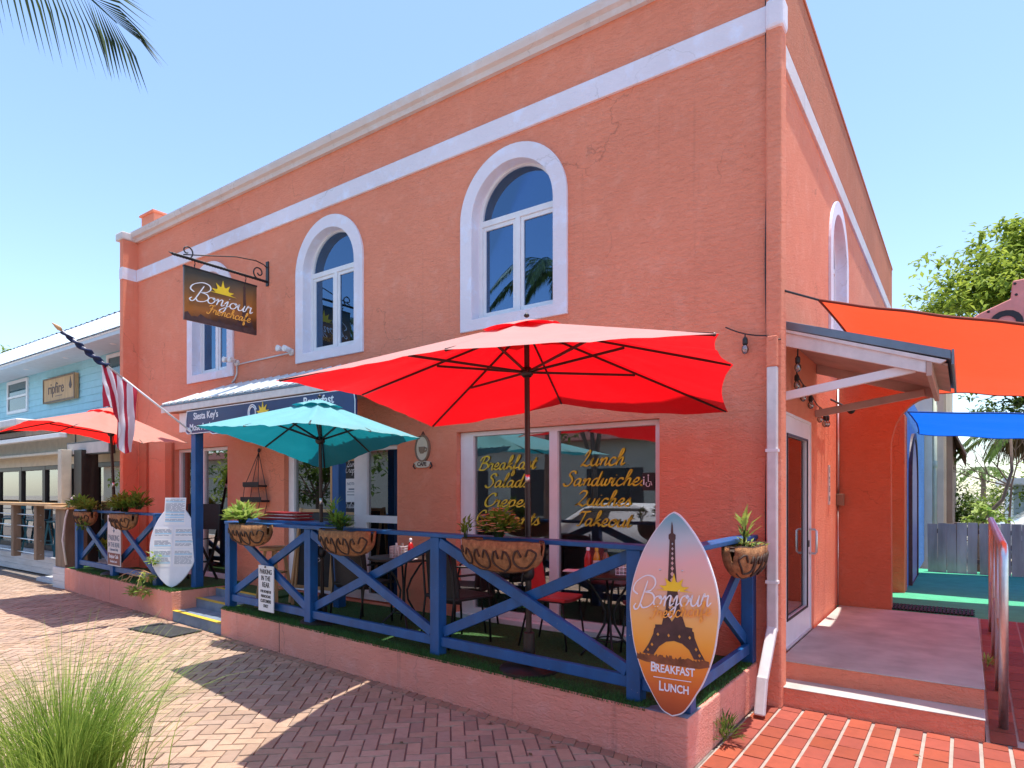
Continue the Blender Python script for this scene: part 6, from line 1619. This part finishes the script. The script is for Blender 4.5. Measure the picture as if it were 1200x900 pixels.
def car(label, loc, rz, m, group='parked cars'):
    t = thing('parked_car', label, 'car', loc, rz, group)
    prof = [(-2.15, .32), (-2.2, .62), (-2.12, .86), (-1.65, .95), (-1.05, 1.36), (-.7, 1.46), (.55, 1.45), (.95, 1.30), (1.45, .95), (2.1, .80), (2.22, .58), (2.15, .32)]
    n = len(prof); mb = MB()
    secs = []
    for yv, k in ((-.88, 0), (-.80, .04), (.80, .04), (.88, 0)):
        secs.append([(x, yv * (1 if z < 1 else .80), z + (k if z > .6 else 0) * .5) for x, z in prof])
    for s in secs: mb.v += s
    for i in range(3):
        for j in range(n): mb.f.append((i*n+j, i*n+(j+1) % n, (i+1)*n+(j+1) % n, (i+1)*n+j)); mb.c.append(None)
    mb.f += [tuple(range(n)), tuple(3*n+j for j in range(n))[::-1]]; mb.c += [None, None]
    mb.build('body', m, t, smooth=True, bevel=.05)
    for s in (-1, 1):
        MB().add([(-1.45, s * .80, 1.0), (1.25, s * .80, 1.0), (.80, s * .725, 1.34), (-.95, s * .725, 1.36)], [(0, 1, 2, 3)]).build('side_window', 'insidedark', t, solid=.03)
    MB().add([(1.42, -.7, 1.0), (1.42, .7, 1.0), (.98, .6, 1.33), (.98, -.6, 1.33)], [(0, 1, 2, 3)]).build('windscreen', 'insidedark', t, solid=.03)
    for x in (-1.35, 1.35):
        for s in (-1, 1):
            wh = MB().lathe([(.2, -.11), (.31, -.10), (.33, -.05), (.33, .05), (.31, .10), (.2, .11)], (x, s * .80, .33), 20, 'Y').build('wheel', 'rubber', t, smooth=True, autos=True)
            MB().lathe([(.03, .115), (.19, .10), (.2, .0), (.2, -.10), (.19, -.11)], (x, s * .80, .33), 16, 'Y').build('rim', 'steel', wh, smooth=True, autos=True)
    return t
car('white car parked beyond the fence at the right edge', (4.1, 17.5, 0), R(8), 'whitecar', 'parked cars')
HSB = thing('pale_house', 'low pale blue house with a white roof edge beyond the fence', 'house', (6.5, 24, 0))
MB().box((-3.8, -2, 0), (5, 4, 2.0)).build('wall', 'greyblue', HSB); MB().box((-4.1, -2.4, 2.0), (5.3, 4.4, 2.25)).build('roof', 'white', HSB, bevel=.03)
MB().box((-3.0, -2.02, .8), (-1.8, -1.99, 1.7)).build('window', 'insidedark', HSB)

# ================================================================== GRASS CLUMP AND PALM IN THE FOREGROUND
OG = thing('ornamental_grass', 'tall arching clump of green ornamental grass in the near corner of the sidewalk', 'grass', (-2.72, -4.16, 0))
gb = MB()
for _ in range(1900):
    az = rng.uniform(0, 6.283); r0 = abs(rng.gauss(0, .17)); L = rng.uniform(.5, 1.2); ou = rng.uniform(.15, 1.0) * L * .8
    if rng.random() < .25: ou *= .4
    x0, y0 = r0 * math.cos(az), r0 * math.sin(az); az2 = az + rng.uniform(-.5, .5); wv_ = rng.uniform(.002, .0045); v = rng.random(); gb.col = (v, v, v)
    pv = []; S = 6; cv = rng.uniform(.25, 1.0)
    for i in range(S + 1):
        u = i / S; o_ = ou * u ** 1.7; zz = L * (u - .42 * cv * u ** 2.6)
        c_ = Vector((x0 + math.cos(az2) * o_, y0 + math.sin(az2) * o_, zz)); sd2 = Vector((-math.sin(az2 + .8), math.cos(az2 + .8), 0)) * wv_ * (1 - u * .9)
        pv += [c_ - sd2, c_ + sd2]
    gb.add(pv, [(2*i, 2*i+1, 2*i+3, 2*i+2) for i in range(S)])
gb.build('blades', 'grassblade', OG, normals=False)
pm_b = (-2.95, -5.45, 0)
vis = [(-2.85, -5.3, 4.55), (-2.66, -4.98, 4.56), (-2.46, -4.70, 4.47), (-2.25, -4.48, 4.30), (-2.04, -4.32, 4.13), (-1.88, -4.24, 3.96)]
palm('palm_tree', 'palm frond hanging into the sky at the upper left corner', pm_b, 4.5, [vis] + [(a, .5, 1.5) for a in (2.2, 2.9, 3.6, 4.3, 5.0, 5.6)], 'palm', tr=.13, ln=.53, wd=.022, n=50, drop=.8)

palm('palm_tree', 'tall palm at the kerb across from the big arched window', (-6.8, -7.3, 0), 7.0, [(a * .7, .55 + .25 * (a % 2), 1.7) for a in range(9)], 'palm', tr=.14, lean=(.3, .2), ln=.55, wd=.04, n=44)
palm('palm_tree', 'tall palm at the kerb farther left along the sidewalk', (-15.0, -7.6, 0), 7.2, [(a * .7 + .3, .55 + .25 * (a % 2), 1.7) for a in range(9)], 'palm', tr=.14, lean=(-.2, .2), ln=.55, wd=.04, n=44)
# ================================================================== ACROSS THE ROAD (seen only as reflections in the windows)
for i, (x, y, h) in enumerate(((-15.5, -12.5, 6.0), (-9, -13.5, 7.0), (-3.5, -14.5, 5.5), (5, -14, 6.5))):
    tree('street_tree', 'green street tree across the road, ' + ('far left', 'centre left', 'centre right', 'far right')[i] + ' of the row', (x, y, 0), [(0, 0, 0), (.1, 0, h * .3), (0, 0, h * .55)], .16, [((rng.uniform(-1.2, 1.2), rng.uniform(-1, 1), h * rng.uniform(.6, .95)), (1.3, 1.2, .9)) for _ in range(6)], 1500, .30, 'leaf_bright' if i % 2 else 'leaf_mid', 'tree', 'street trees across the road')
for i, (x, y, h) in enumerate(((-21, -11.5, 5.5), (-27, -13, 6.5), (-34, -12, 6.0), (-43, -14, 8.0))):
    tree('street_tree', 'dense street tree across the road opposite the turquoise building, ' + ('nearest', 'second', 'third', 'farthest')[i] + ' along the road', (x, y, 0), [(0, 0, 0), (.1, 0, h * .2), (0, 0, h * .4)], .16, [((rng.uniform(-1.8, 1.8), rng.uniform(-1, 1), h * rng.uniform(.3, .95)), (1.6, 1.4, 1.1)) for _ in range(9)], 2400, .34, 'leaf_bright' if i % 2 else 'leaf_mid', 'tree', 'street trees across the road')
OB = thing('shop_row', 'low pale shop row across the road', 'building', (-6, -24, 0))
MB().box((-60, -4, 0), (20, 3, 4.2)).build('wall', 'creamwall', OB); MB().box((-60.5, -4.5, 4.2), (20.5, 3.6, 4.7)).build('roof', 'pinksign', OB, bevel=.03)
for i in range(9): MB().box((-20.5 + i * 4.4, 3.0, .6), (-17.6 + i * 4.4, 3.03, 2.9)).build('window', 'insidedark', OB)
car('silver car parked across the road, left of the pair', (-6.5, -10.6, -.018), R(178), 'dullwhite', 'cars parked across the road')
car('blue car parked across the road, right of the pair', (-1.0, -10.7, -.018), R(181), 'navy', 'cars parked across the road')
